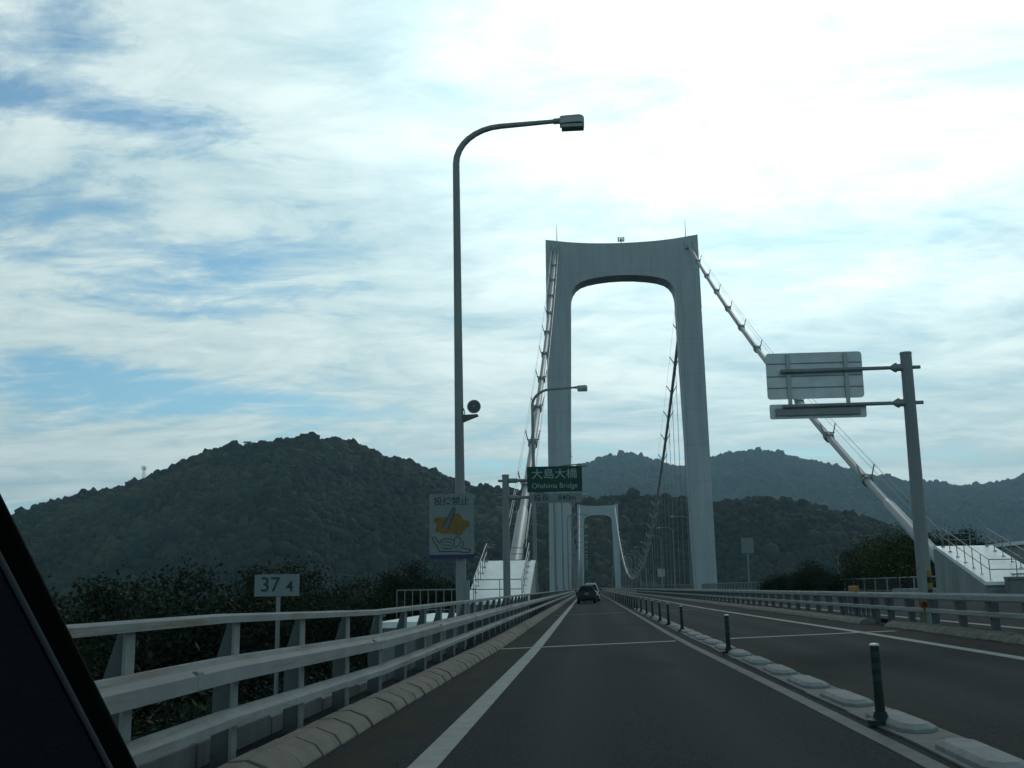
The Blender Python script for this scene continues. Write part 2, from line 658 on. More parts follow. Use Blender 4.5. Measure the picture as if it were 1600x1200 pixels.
# ------------------------------------------------------------------ noise for terrain
def vnoise(x, y, seed=0):
    x = np.asarray(x, dtype=np.float64)
    y = np.asarray(y, dtype=np.float64)
    xi, yi = np.floor(x).astype(np.int64), np.floor(y).astype(np.int64)
    xf, yf = x - xi, y - yi

    def h(a, b):
        n = (a * 374761393 + b * 668265263 + seed * 974711) & 0x7fffffff
        n = ((n ^ (n >> 13)) * 1274126177) & 0x7fffffff
        return ((n ^ (n >> 16)) & 0xffff) / 65535.0
    u, v = xf * xf * (3 - 2 * xf), yf * yf * (3 - 2 * yf)
    return (h(xi, yi) * (1 - u) + h(xi + 1, yi) * u) * (1 - v) + (h(xi, yi + 1) * (1 - u) + h(xi + 1, yi + 1) * u) * v


def fbm(x, y, o=4, seed=0):
    s, a, t = 0.0, 0.5, 0.0
    for k in range(o):
        s = s + a * vnoise(np.asarray(x) * 2 ** k, np.asarray(y) * 2 ** k, seed + k)
        t += a
        a *= 0.5
    return s / t


def sstep(a, b, x):
    t = np.clip((np.asarray(x, dtype=float) - a) / (b - a), 0, 1)
    return t * t * (3 - 2 * t)


# ------------------------------------------------------------------ road and ground
def strip(name, x0, x1, y0, y1, m, lift, n=40, path=None, kind='structure', thick=0.0):
    """sheet lying on the carriageway; path(y) gives a sideways shift"""
    b = MB()
    ys = np.linspace(0, 1, n + 1) ** 2 * (y1 - y0) + y0
    vs_, fs = [], []
    for y in ys:
        s = path(y) if path else 0.0
        vs_ += [(x0 + s, y, zr(x0 + s) + lift), (x1 + s, y, zr(x1 + s) + lift)]
    for i in range(n):
        fs.append((2 * i, 2 * i + 1, 2 * i + 3, 2 * i + 2))
    b.add(vs_, fs)
    o = b.build(name, m, fix=False)
    tag(o, kind=kind)
    return o


def lerp(pts):
    xs, ys = [p[0] for p in pts], [p[1] for p in pts]
    return lambda y: float(np.interp(y, xs, ys))


ROAD_END = 1010
# carriageways (cross fall 3 %), the deck below them and the gap in the median
road = MB()
for xa, xb in ((-3.0, 7.5), (8.25, 19.9)):
    road.hexa([(xa, -12, zr(xa) - 0.25), (xb, -12, zr(xb) - 0.25), (xb, ROAD_END, zr(xb) - 0.25), (xa, ROAD_END, zr(xa) - 0.25),
               (xa, -12, zr(xa)), (xb, -12, zr(xb)), (xb, ROAD_END, zr(xb)), (xa, ROAD_END, zr(xa))])
tag(road.build('road', M['asphalt']), kind='structure')
deck = MB()
deck.prism([(-3.3, -0.40), (-1.5, -2.6), (17.5, -2.6), (20.3, 0.2), (19.9, 0.25), (8.25, -0.1), (7.5, -0.1), (-3.0, -0.36)], 66, ROAD_END)
tag(deck.build('bridge_deck', M['concrete']), kind='structure')

ll = lerp([(0, -0.02), (8, -0.02), (24, 0.08), (60, 0.05), (110, 0.02), (1000, 0.0)])
strip('edge_line', -1.31, -1.09, -8, 900, M['paint'], 0.004, 60, ll)
cl = lerp([(0, 0.05), (10, 0.02), (25, -0.17), (60, -0.08), (196, 0.1), (1000, 0.1)])
strip('lane_line', 2.08, 2.22, -8, 900, M['paint_dull'], 0.004, 60, cl)
rl = lerp([(0, 0.0), (24, 0.0), (53, -0.4), (120, -0.2), (1000, 0)])
strip('edge_line', 5.82, 6.02, -8, 900, M['paint'], 0.004, 60, rl)
strip('edge_line', 8.80, 8.98, -8, 900, M['paint'], 0.004, 40)
strip('edge_line', 10.70, 10.86, -8, 900, M['paint'], 0.004, 40)


def crossline(name, y, w, x0, x1, m):
    b = MB()
    b.add([(x0, y - w / 2, zr(x0) + 0.009), (x1, y - w / 2 + 0.3, zr(x1) + 0.009), (x1, y + w / 2 + 0.3, zr(x1) + 0.009), (x0, y + w / 2, zr(x0) + 0.009)], [(0, 1, 2, 3)])
    tag(b.build(name, m, fix=False), kind='structure')


crossline('expansion_joint', 23.9, 0.34, -1.9, 1.86, M['paint'])
crossline('expansion_joint', 24.25, 0.34, 2.95, 6.6, M['paint'])
crossline('expansion_joint', 51.6, 0.5, -1.6, 1.7, M['paint_dull'])
crossline('expansion_joint', 52.1, 0.5, 2.9, 5.9, M['paint_dull'])

# kerb of separate precast stones down the near side
kx = lerp([(0, 0.0), (8, 0.0), (24, 0.25), (1000, 0.25)])


def kerb_mesh(side, y0, y1, xoff):
    b = MB()
    y = y0
    while y < y1:
        ln = 0.62 if y < 60 else 2.4
        prof = [(-0.44, 0.0), (-0.44, 0.10), (-0.36, 0.145), (-0.22, 0.155), (-0.06, 0.095), (0.0, 0.02), (0.0, 0.0)]
        if side > 0:
            prof = [(-a, c) for a, c in prof]
        xx = xoff(y)
        j = random.uniform(-0.006, 0.006) if y < 60 else 0
        b.sweep(prof, [(xx + j, y + 0.012, zr(xx) + j), (xx + j, y + ln - 0.012, zr(xx) + j)])
        y += ln
    return b


o = kerb_mesh(-1, -6, 400, lambda y: -2.13 + kx(y)).build('kerb', M['kerb'], bevel=0.012)
tag(o, kind='structure')
o = kerb_mesh(1, 2, 26.5, lambda y: 6.95).build('kerb', M['kerb'], bevel=0.012)
tag(o, kind='structure')
o = kerb_mesh(1, 28.8, 400, lambda y: 6.85).build('kerb', M['kerb'], bevel=0.012)
tag(o, kind='structure')


def ground_z(x, y):
    x = np.asarray(x, dtype=float)
    y = np.asarray(y, dtype=float)
    left = -2.2 - 6.5 * sstep(-5, -24, x) - 10 * sstep(-30, -120, x)
    right = -1.6 + 3.5 * sstep(26, 90, x)
    base = np.where(x < 8, left, right)
    base = base + (fbm(x / 14, y / 14, 3, 5) - 0.5) * 2.0 * sstep(4, 18, np.abs(x - 8) - 10)
    return base - 46 * sstep(95, 200, y + np.abs(x) * 0.2)


def grid(name, xs, ys, zf, m, kind='structure'):
    X, Y = np.meshgrid(xs, ys)
    Zg = zf(X, Y)
    v = np.stack([X, Y, Zg], -1).reshape(-1, 3)
    nx, ny = len(xs), len(ys)
    i = np.arange(nx * ny).reshape(ny, nx)
    f = np.stack([i[:-1, :-1], i[:-1, 1:], i[1:, 1:], i[1:, :-1]], -1).reshape(-1)
    me = raw_mesh(name, v, f, 4, m, np.ones((len(v), 3)), True)
    o = bpy.data.objects.new(name, me)
    COL.objects.link(o)
    return tag(o, kind=kind)


grid('ground', np.concatenate([np.linspace(-320, -60, 20), np.linspace(-55, 70, 64), np.linspace(80, 320, 18)]), np.concatenate([np.linspace(-30, 120, 60), np.linspace(125, 330, 30)]), ground_z, M['soil'])
b = MB()
b.add([(-4500, -500, -48), (4500, -500, -48), (4500, 6300, -48), (-4500, 6300, -48)], [(0, 1, 2, 3)])
tag(b.build('water', M['sea'], fix=False), kind='structure')

# ------------------------------------------------------------------ the air
b = MB()
b.box((-4600, -600, -49.2), (4600, 6400, 660))
hz = bpy.data.materials.new('haze')
hz.use_nodes = True
_nt = hz.node_tree
_nt.nodes.clear()
_o = _nt.nodes.new('ShaderNodeOutputMaterial')
_p = _nt.nodes.new('ShaderNodeVolumePrincipled')
_p.inputs['Color'].default_value = (0.52, 0.82, 1.0, 1)
_p.inputs['Density'].default_value = 0.00010
_p.inputs['Anisotropy'].default_value = 0.2
_nt.links.new(_p.outputs[0], _o.inputs['Volume'])
tag(b.build('haze', hz), kind='stuff')

# ------------------------------------------------------------------ wooded hills of the island
F = 1700.0


def px2x(u, y):
    return (u - 918.0) / F * y


def px2z(u, v, y):
    hor = 918.0 - 0.0147 * (u - 918.0)
    return CAM_H + (hor - v) / F * y


ICO_V, ICO_F = None, None


def ico():
    global ICO_V, ICO_F
    import bmesh
    bm = bmesh.new()
    bmesh.ops.create_icosphere(bm, subdivisions=2, radius=1.0)
    bm.verts.ensure_lookup_table()
    ICO_V = np.array([q.co[:] for q in bm.verts])
    ICO_F = np.array([[q.index for q in f.verts] for f in bm.faces])
    bm.free()


ico()


def make_hill(ridge_px, yr, yfront, zfront, seed, n_crowns, crown, tone, rough=10.0, umin=-60, umax=1700, front_pow=1.0):
    ridge = [(px2x(u, yr), px2z(u, v, yr) - crown * 1.1) for u, v in ridge_px]
    rx = np.array([p[0] for p in ridge])
    rz = np.array([p[1] for p in ridge])
    depth = yr - yfront

    def zf(x, y):
        h = np.interp(x, rx, rz)
        yy = np.asarray(y) + (fbm(np.asarray(x) / 160.0, np.asarray(y) * 0 + seed, 3, seed) - 0.5) * depth * 0.45 * (1 - sstep(yfront, yr, y))
        t = np.clip((yy - yfront) / depth, 0, 1)
        prof = np.where(t < 1, 0.35 * t ** front_pow + 0.65 * (1 - (1 - t) ** 1.7), 1)
        gul = (fbm(np.asarray(x) / 95.0, np.asarray(y) / 240.0, 4, seed + 3) - 0.5) * 2.0
        z = zfront + (h - zfront) * prof + gul * rough * np.sin(np.clip(t, 0, 1) * PI) * (1 - t) * 2.6
        back = np.clip((np.asarray(y) - yr) / depth, 0, 1)
        return z - (h - zfront) * back ** 1.3 * 0.9

    grid('hills', np.linspace(rx.min(), rx.max(), 170), np.linspace(yfront - 30, yr + depth * 0.5, 90), zf, M['soil'])
    # tree crowns that cover the slope
    n = n_crowns * 3
    lo, hi = px2x(umin, yr), px2x(umax, yr)
    x = RNG.uniform(lo, hi, n)
    y = yfront + depth * (1.06 * RNG.uniform(0, 1, n) ** 0.8)
    z = zf(x, y)
    u = 918 + F * x / y
    ok = (z > -44) & (u > umin) & (u < umax)
    x, y, z = x[ok][:n_crowns], y[ok][:n_crowns], z[ok][:n_crowns]
    n = len(x)
    kind = fbm(x / 60.0, y / 90.0, 3, seed + 9)
    r = crown * RNG.lognormal(-0.03, 0.31, n) * (0.8 + 0.4 * kind)
    tall = np.where(RNG.uniform(0, 1, n) < 0.10, RNG.uniform(1.15, 1.5, n), RNG.uniform(0.75, 1.1, n))
    nv = len(ICO_V)
    jit = 1 + RNG.uniform(-0.26, 0.26, (n, nv))
    V = ICO_V[None, :, :] * jit[:, :, None]
    V = V * r[:, None, None]
    V[:, :, 2] *= tall[:, None]
    V[:, :, 0] += x[:, None]
    V[:, :, 1] += y[:, None]
    V[:, :, 2] += (z + r * tall * 0.55)[:, None]
    Fc = (ICO_F[None] + (np.arange(n) * nv)[:, None, None]).reshape(-1)
    big = fbm(x / 120.0, y / 140.0, 3, seed + 21)
    br = np.exp(RNG.normal(0, 0.17, n)) * (0.55 + 0.9 * big)
    wr = RNG.uniform(0.75, 1.55, n) * (0.85 + 0.4 * kind)
    yl = sstep(0.52, 0.68, fbm(x / 75.0, y / 110.0, 3, seed + 40))
    br = br * (1 + 0.35 * yl)
    wr = wr * (1 + 0.25 * yl)
    colr = np.stack([br * wr, br, br * RNG.uniform(0.75, 1.1, n)], -1) * tone
    colv = np.repeat(colr, nv, 0) * (1 + RNG.uniform(-0.15, 0.15, (n * nv, 1)))
    me = raw_mesh('hillside_forest', V.reshape(-1, 3), Fc, 3, M['forest'], colv)
    o = bpy.data.objects.new('hillside_forest', me)
    COL.objects.link(o)
    return o, zf


fa, hillA = make_hill([(-260, 905), (-80, 860), (30, 805), (100, 775), (150, 768), (210, 755), (250, 738), (280, 722), (345, 703), (385, 697), (420, 692), (445, 687), (480, 685), (530, 686), (570, 700),
                       (610, 716), (650, 727), (680, 738), (710, 752), (745, 764), (790, 768), (830, 772), (870, 785), (920, 808), (970, 838), (1030, 880), (1100, 930)], 1250, 840, -50, 11, 26000, 3.1, 1.0, 14)
tag(fa, 'dark wooded hill rising behind the lamp post', kind='stuff')
fb, hillB = make_hill([(740, 900), (800, 842), (860, 805), (900, 787), (950, 782), (1000, 783), (1060, 786), (1120, 793), (1150, 788), (1185, 785), (1240, 792), (1290, 804), (1350, 820), (1390, 838), (1430, 856),
                       (1480, 876), (1560, 893), (1700, 900), (1900, 905)], 1080, 830, -50, 31, 15000, 3.0, 0.85, 10, umin=720)
tag(fb, 'low dark wooded ridge beyond the far bridge tower', kind='stuff')
fc, hillC = make_hill([(640, 800), (760, 790), (850, 762), (905, 738), (930, 728), (950, 720), (985, 714), (1010, 719), (1040, 731), (1070, 735), (1110, 722), (1140, 715), (1175, 710), (1205, 714),
                       (1240, 722), (1290, 735), (1350, 750), (1400, 759), (1440, 765), (1490, 768), (1540, 764), (1570, 757), (1600, 746), (1680, 725), (1900, 700)], 5000, 3300, -20, 57, 32000, 7.6, 1.0, 40, umin=820)
tag(fc, 'far blue wooded mountain beyond the bridge', kind='stuff')

# ------------------------------------------------------------------ trees near the road
def crown_cards(rx, ry, rz_, n_cl, per, leaf, seed, shape='round'):
    g = np.random.default_rng(seed)
    cc = []
    while len(cc) < n_cl:
        d = g.normal(size=3)
        d /= np.linalg.norm(d)
        rad = g.uniform(0.35, 1.0) ** 0.55
        p = d * rad
        if shape == 'cone':
            k = 1.05 - 0.9 * (p[2] * 0.5 + 0.5)
            p = np.array([p[0] * k, p[1] * k, p[2]])
        if p[2] < -0.75:
            continue
        lump = 0.75 + 0.5 * vnoise(np.array([d[0] * 2.2 + seed]), np.array([d[1] * 2.2 + d[2] * 1.7]), seed)[0]
        cc.append(p * lump)
    cc = np.array(cc) * np.array([rx, ry, rz_])
    n = n_cl * per
    spread = 0.20 * (rx + ry + rz_) / 3
    c = np.repeat(cc, per, 0) + g.normal(0, spread, (n, 3)) * np.array([1, 1, 0.7])
    a = g.normal(size=(n, 3))
    a /= np.linalg.norm(a, axis=1)[:, None]
    b_ = g.normal(size=(n, 3))
    b_ -= a * (a * b_).sum(1)[:, None]
    b_ /= np.linalg.norm(b_, axis=1)[:, None]
    s = leaf * g.uniform(0.6, 1.3, n)[:, None]
    v = np.stack([c - a * s, c + b_ * s * 0.55, c + a * s, c - b_ * s * 0.55], 1).reshape(-1, 3)
    f = np.arange(n * 4)
    br = np.repeat(np.exp(g.normal(0, 0.30, n_cl)), per) * np.exp(g.normal(0, 0.18, n))
    col = np.stack([br * g.uniform(0.85, 1.3, n), br, br * 0.9], -1)
    return v, f, np.repeat(col, 4, 0)


def make_tree_kind(name, rx, rz_, trunk_h, seed, leafm, shape='round', n_cl=130, per=120, leaf=0.085):
    t = thing(name, 'tree', 'tree')
    g = random.Random(seed)
    b = MB()
    top = trunk_h + rz_ * 1.1
    pts, rad = [], []
    for k in range(7):
        q = k / 6
        pts.append((g.uniform(-0.12, 0.12) * k * 0.5, g.uniform(-0.12, 0.12) * k * 0.5, q * top - 0.4))
        rad.append(0.24 * (1 - 0.8 * q) + 0.02)
    b.tube(pts, rad, 8)
    for k in range(9):
        q = g.uniform(0.35, 0.9)
        i = int(q * 6)
        s = Vector(pts[i])
        an = g.uniform(0, 2 * PI)
        e = s + Vector((math.cos(an) * rx * 0.75, math.sin(an) * rx * 0.75, rz_ * g.uniform(0.2, 0.6)))
        mid = (s + e) / 2 + Vector((0, 0, 0.15))
        b.tube([s, mid, e], [rad[i] * 0.5, rad[i] * 0.33, 0.02], 6)
    b.build('trunk', M['bark'], t, smooth=True)
    v, f, c = crown_cards(rx, rx, rz_, n_cl, per, leaf, seed, shape)
    v[:, 2] += trunk_h + rz_
    me = raw_mesh('crown', v, f, 4, leafm, c)
    o = bpy.data.objects.new('crown', me)
    COL.objects.link(o)
    o.parent = t
    return t


tree_kinds = {
    'r': make_tree_kind('broadleaf_tree', 2.6, 2.5, 2.6, 3, M['leaf_a'], n_cl=150),
    's': make_tree_kind('broadleaf_tree', 2.1, 1.8, 1.6, 8, M['leaf_b'], n_cl=120),
    'c': make_tree_kind('conical_tree', 1.7, 3.4, 1.4, 13, M['leaf_b'], 'cone', n_cl=150),
    'g': make_tree_kind('broadleaf_tree', 3.2, 2.7, 2.2, 21, M['leaf_c'], n_cl=190),
}
_used = set()


def plant(kind, u, y, vtop, label, group, widen=1.0):
    """stands at depth y where its crown top reaches the height seen"""
    x = px2x(u, y)
    ztop = px2z(u, vtop, y)
    zg = float(ground_z(x, y))
    src = tree_kinds[kind]
    natural = {'r': 8.8, 's': 6.2, 'c': 9.6, 'g': 7.7}[kind]
    s = max(0.35, (ztop - zg) / natural)
    if kind in _used:
        o = copy_tree(src)
    else:
        o = src
        _used.add(kind)
    o.location = (x, y, zg)
    w = s * widen
    o.scale = (w, w, s)
    o.rotation_euler = (0, 0, random.uniform(0, 6.28))
    tag(o, label, 'tree', group)


gl = 'trees below the near railing'
for a in [
    ('r', 60, 40, 905, 'dark round tree low behind the black car pillar'),
    ('c', 150, 46, 885, 'dark conical tree just above the railing beside the car pillar'),
    ('r', 215, 52, 890, 'dark round tree over the railing, first one left of the tallest of its row'),
    ('r', 295, 48, 868, 'tallest dark tree of the row left of the kilometre sign'),
    ('s', 352, 44, 878, 'small dark tree right behind the left end of the kilometre sign'),
    ('c', 402, 55, 872, 'dark pointed tree rising behind the kilometre sign'),
    ('r', 462, 50, 866, 'dark round tree rising over the kilometre sign'),
    ('s', 520, 46, 905, 'low dark tree just right of the kilometre sign'),
    ('r', 570, 62, 893, 'dark bushy tree midway between kilometre sign and lamp post'),
    ('c', 612, 70, 884, 'dark pointed tree left of the lattice fence'),
    ('r', 655, 72, 868, 'dark round tree rising above the lattice fence beside the lamp post'),
    ('s', 700, 66, 890, 'dark small tree behind the nearest lamp post under its warning sign'),
    ('c', 735, 90, 905, 'thin dark tree between the lamp post and the white anchorage'),
]:
    plant(a[0], a[1], a[2], a[3], a[4], gl, 1.15)
gr = 'trees beyond the far fence'
for a in [
    ('s', 1215, 96, 885, 'lowest dark tree over the far fence, leftmost of its row'),
    ('r', 1258, 92, 872, 'dark green tree over the far fence beside a thin pole'),
    ('s', 1310, 88, 880, 'small dark tree right of the thin pole over the far fence'),
    ('g', 1362, 84, 850, 'olive round tree over the fence, left part of the big clump'),
    ('g', 1408, 78, 832, 'big olive round tree just left of the sign post'),
    ('s', 1432, 70, 872, 'low tree directly behind the sign post base'),
    ('r', 1490, 92, 823, 'dark tree peeping over the white anchorage slope'),
    ('g', 1590, 80, 880, 'dark tree at the edge of the picture behind the anchorage'),
]:
    plant(a[0], a[1], a[2], a[3], a[4], gr, 1.25)


def undergrowth(name, n, xr, yr, hr, leaf, seed, m):
    g = np.random.default_rng(seed)
    per = 22
    k = n // per
    x = g.uniform(*xr, k)
    y = yr[0] + (yr[1] - yr[0]) * g.uniform(0, 1, k) ** 1.3
    keep = ~((x > -8.5) & (y > 19) & (y < 34))
    x, y = x[keep], y[keep]
    k = len(x)
    z = ground_z(x, y)
    h = g.uniform(*hr, k) * (0.45 + 1.1 * fbm(x / 3.0, y / 3.0, 3, seed))
    cc = np.stack([x, y, z + h * g.uniform(0.1, 1, k)], -1)
    c = np.repeat(cc, per, 0) + g.normal(0, 0.34, (k * per, 3))
    nn = k * per
    a = g.normal(size=(nn, 3))
    a /= np.linalg.norm(a, axis=1)[:, None]
    b_ = g.normal(size=(nn, 3))
    b_ -= a * (a * b_).sum(1)[:, None]
    b_ /= np.linalg.norm(b_, axis=1)[:, None]
    s = leaf * g.uniform(0.6, 1.4, nn)[:, None]
    v = np.stack([c - a * s, c + b_ * s * 0.5, c + a * s, c - b_ * s * 0.5], 1).reshape(-1, 3)
    br = np.minimum(np.repeat(np.exp(g.normal(-0.1, 0.35, k)), per), 1.3)
    col = np.stack([br * 1.1, br, br * 0.9], -1)
    me = raw_mesh(name, v, np.arange(nn * 4), 4, m, np.repeat(col, 4, 0))
    o = bpy.data.objects.new(name, me)
    COL.objects.link(o)
    tag(o, kind='stuff')
    return o


undergrowth('undergrowth', 170000, (-30, -5.3), (4, 90), (1.0, 2.6), 0.075, 77, M['leaf_b'])
undergrowth('undergrowth', 36000, (23, 60), (50, 130), (1.0, 2.8), 0.16, 78, M['leaf_a'])

# ------------------------------------------------------------------ near railing with three beams
RX = -2.73
dip = lerp([(0, 0.0), (8, 0.0), (14, -0.085), (200, -0.085), (1000, -0.085)])
t = thing('bridge_railing', 'long pale railing with rust stained beams along the near road edge', 'railing', (RX, 0, zr(RX)))
ys = [-4, 0, 4, 8, 11, 14, 20, 40, 100, 300, 900]
b = MB()
b.sweep([(-0.055, 1.085), (-0.055, 1.135), (-0.03, 1.15), (0.045, 1.15), (0.06, 1.135), (0.06, 1.085)], [(0.03, y, dip(y)) for y in ys])
b.build('top_rail', M['rail'], t, smooth=True)


def beam(z0, z1, d):
    h = z1 - z0
    return [(0.03, z0), (0.03 + d, z0 + 0.02), (0.03 + d, z0 + h * 0.62), (0.03 + d * 0.55, z0 + h * 0.80), (0.03 + d * 0.45, z1), (0.03, z1)]


b = MB()
b.sweep(beam(0.655, 0.845, 0.13), [(0.03, y, dip(y)) for y in ys])
b.build('upper_beam', M['rail'], t)
b = MB()
b.sweep(beam(0.345, 0.465, 0.13), [(0.03, y, dip(y)) for y in ys])
b.build('lower_beam', M['rail'], t)
# joint sleeves on the beams
for k in range(14):
    y = 7.2 + 6.0 * k
    b = MB()
    b.box((0.135, y - 0.06, 0.675 + dip(y)), (0.193, y + 0.06, 0.80 + dip(y)))
    b.build('joint_sleeve', M['rail'], t, bevel=0.01)
pm = MB()
pm.box((-0.006, -0.10, -0.15), (0.006, 0.10, 1.08))
# web plate that widens to the foot, as on the photo's posts
pm = MB()
pm.add([(0.0, -0.012, -0.2), (0.0, -0.012, 1.09), (-0.05, -0.012, 1.09), (-0.085, -0.012, 0.97), (-0.15, -0.012, 0.76), (-0.16, -0.012, -0.2),
        (0.0, 0.012, -0.2), (0.0, 0.012, 1.09), (-0.05, 0.012, 1.09), (-0.085, 0.012, 0.97), (-0.15, 0.012, 0.76), (-0.16, 0.012, -0.2)],
       [(0, 1, 2, 3, 4, 5), (6, 11, 10, 9, 8, 7), (0, 6, 7, 1), (1, 7, 8, 2), (2, 8, 9, 3), (3, 9, 10, 4), (4, 10, 11, 5), (5, 11, 6, 0)])
fm = MB()
fm.box((0.001, -0.065, -0.2), (0.022, 0.065, 1.084))
post0 = None
for k in range(100):
    y = 4.45 + 2.0 * k
    if post0 is None:
        o = post0 = pm.build('post', M['post_dark'], t)
        fm.build('flange', M['post'], o)
    else:
        o = copy_tree(post0, t)
    o.location = (0.0, y, dip(y))
b = MB()
for k in range(100, 440):
    y = 4.45 + 2.0 * k
    b.box((-0.2, y - 0.05, -0.1), (0.03, y + 0.05, 1.0))
o = b.build('distant_posts', M['post'], t)
o['kind'] = 'stuff'

# low concrete upstand behind the railing
b = MB()
for k in range(60):
    y = -4 + 2.0 * k + 0.47
    b.box((-3.12, y + 0.02, -1.2), (-3.0, y + 1.98, 0.10 + dip(y)))
tag(b.build('concrete_parapet', M['concrete_dark'], bevel=0.012), 'low stained concrete parapet panels behind the near railing posts', 'parapet')

# ------------------------------------------------------------------ median guard rail
GX = 7.42
t = thing('guard_rail', 'grey two beam guard rail along the median kerb beyond the opposite lane', 'guard rail', (GX, 0, zr(GX)))
yg = [8, 20, 40, 80, 200, 500, 900]
b = MB()
b.sweep([(-0.12, 0.63), (-0.15, 0.66), (-0.15, 0.74), (-0.12, 0.78), (-0.03, 0.78), (-0.03, 0.63)], [(0, y, 0) for y in yg])
b.build('upper_beam', M['rail_grey'], t)
b = MB()
b.sweep([(-0.11, 0.35), (-0.13, 0.37), (-0.13, 0.43), (-0.11, 0.45), (-0.03, 0.45), (-0.03, 0.35)], [(0, y, 0) for y in yg])
b.build('lower_beam', M['rail_grey'], t)
pm = MB()
pm.box((-0.03, -0.065, -0.1), (0.10, 0.065, 0.72))
pm.box((-0.10, -0.085, 0.46), (-0.03, 0.085, 0.63))
pg = None
yl = [10.5 + 1.75 * k for k in range(11)] + [29.6 + 1.75 * k for k in range(80)]
for y in yl:
    if pg is None:
        o = pg = pm.build('post', M['post_dark'], t)
    else:
        o = pg.copy()
        COL.objects.link(o)
        o.parent = t
    o.location = (0, y, 0)
# closed end frames either side of the gap by the joint
for y in (28.0, 33.2):
    b = MB()
    b.box((-0.02, y - 0.10, -0.1), (0.10, y + 0.10, 0.78))
    b.build('end_post', M['post_dark'], t, bevel=0.01)
b = MB()
for k in range(9):
    b.box((0.0, 29.0 + k * 0.5, -0.05), (0.03, 29.28 + k * 0.5, 0.62))
b.build('mesh_panel', M['post_dark'], t)

b = MB()
b.box((-0.03, -0.5, 0.0), (0.03, 0.5, 0.15))
o = b.build('orange_marker', M['orange'], bevel=0.01)
o.location = (GX - 0.08, 31.2, zr(GX) + 0.785)
tag(o, 'small orange marker plate lying on the median guard rail', 'marker')
t = thing('reflector', 'round red reflector on the median guard rail by the sign post', 'reflector', (GX - 0.16, 24.6, zr(GX) + 0.53))
b = MB()
b.tube([(0, -0.02, 0), (0, 0.02, 0)], 0.06, 20)
b.build('lens', M['red'], t)
b = MB()
b.tube([(0, 0.02, 0), (0, 0.03, 0)], 0.085, 20)
b.box((-0.01, 0.021, -0.5), (0.03, 0.045, 0.02))
b.build('stem', M['yellow'], t)

# ------------------------------------------------------------------ fence at the far deck edge
FX = 19.6
t = thing('pipe_fence', 'grey pipe fence with thin bars along the far edge of the deck', 'fence', (FX, 0, zr(FX)))
for z, r_, nm in ((0.96, 0.035, 'top_rail'), (0.16, 0.025, 'bottom_rail')):
    b = MB()
    b.tube([(0, 26, z), (0, 200, z), (0, 900, z)], r_, 8)
    b.build(nm, M['rail_grey'], t)
b = MB()
for k in range(900):
    y = 26 + 0.25 * k
    b.box((-0.009, y - 0.009, 0.16), (0.009, y + 0.009, 0.96))
o = b.build('bars', M['post_dark'], t, fix=False)
o['kind'] = 'stuff'
pf = None
for k in range(70):
    if pf is None:
        q = MB()
        q.box((-0.035, -0.035, -0.1), (0.035, 0.035, 1.0))
        o = pf = q.build('post', M['rail_grey'], t)
    else:
        o = pf.copy()
        COL.objects.link(o)
        o.parent = t
    o.location = (0, 26 + 3.0 * k, 0)
# ------------------------------------------------------------------ lane separator blocks and green posts
def make_block():
    t = thing('lane_block', 'block', 'lane block')
    b = MB()
    L_, w, h = 0.60, 0.145, 0.075
    bot = [(-w, -L_ + 0.1), (-w * 0.45, -L_ - 0.03), (w * 0.45, -L_ - 0.03), (w, -L_ + 0.1), (w, L_ - 0.1), (w * 0.45, L_ + 0.03), (-w * 0.45, L_ + 0.03), (-w, L_ - 0.1)]
    midr = [(x * 1.0, y) for x, y in bot]
    top = [(x * 0.72, y * 0.86) for x, y in bot]
    v = [(x, y, 0.0) for x, y in bot] + [(x, y, 0.045) for x, y in midr] + [(x, y, h) for x, y in top]
    f = [tuple(reversed(range(8))), tuple(range(16, 24))]
    for r_ in (0, 8):
        for k in range(8):
            j = (k + 1) % 8
            f.append((r_ + k, r_ + j, r_ + 8 + j, r_ + 8 + k))
    b.add(v, f)
    b.build('body', M['block'], t, bevel=0.006)
    b = MB()
    b.box((-0.20, -0.93, 0.002), (0.20, 0.93, 0.018))
    b.build('base_strip', M['paint_dull'], t)
    return t


BX = 2.52
blk = make_block()
gblk = 'white lane separator blocks along the centre line'
ordn = ['first', 'second', 'third', 'fourth', 'fifth', 'sixth', 'seventh', 'eighth', 'ninth', 'tenth', 'eleventh', 'twelfth']
yb = [9.45 + 1.87 * k for k in range(-2, 26)]
for i, y in enumerate(yb):
    o = blk if i == 0 else copy_tree(blk)
    x = BX + float(np.interp(y, [9, 25, 60], [0, -0.05, -0.05]))
    o.location = (x, y, zr(x))
    o.rotation_euler = (0, -SLOPE, random.uniform(-0.02, 0.02))
    if i == 0:
        lb = 'worn white lane block cut by the bottom edge of the picture'
    elif i == 1:
        lb = 'worn white lane block at the picture corner, with a dark scuff'
    elif i == 2:
        lb = 'largest whole white lane block, lying just in front of the nearest green post'
    elif i < 13:
        lb = 'small white lane block, %s one beyond the nearest green post' % ordn[i - 3]
    else:
        lb = 'tiny distant white lane block between the crowded green posts'
    tag(o, lb, 'lane block', gblk)


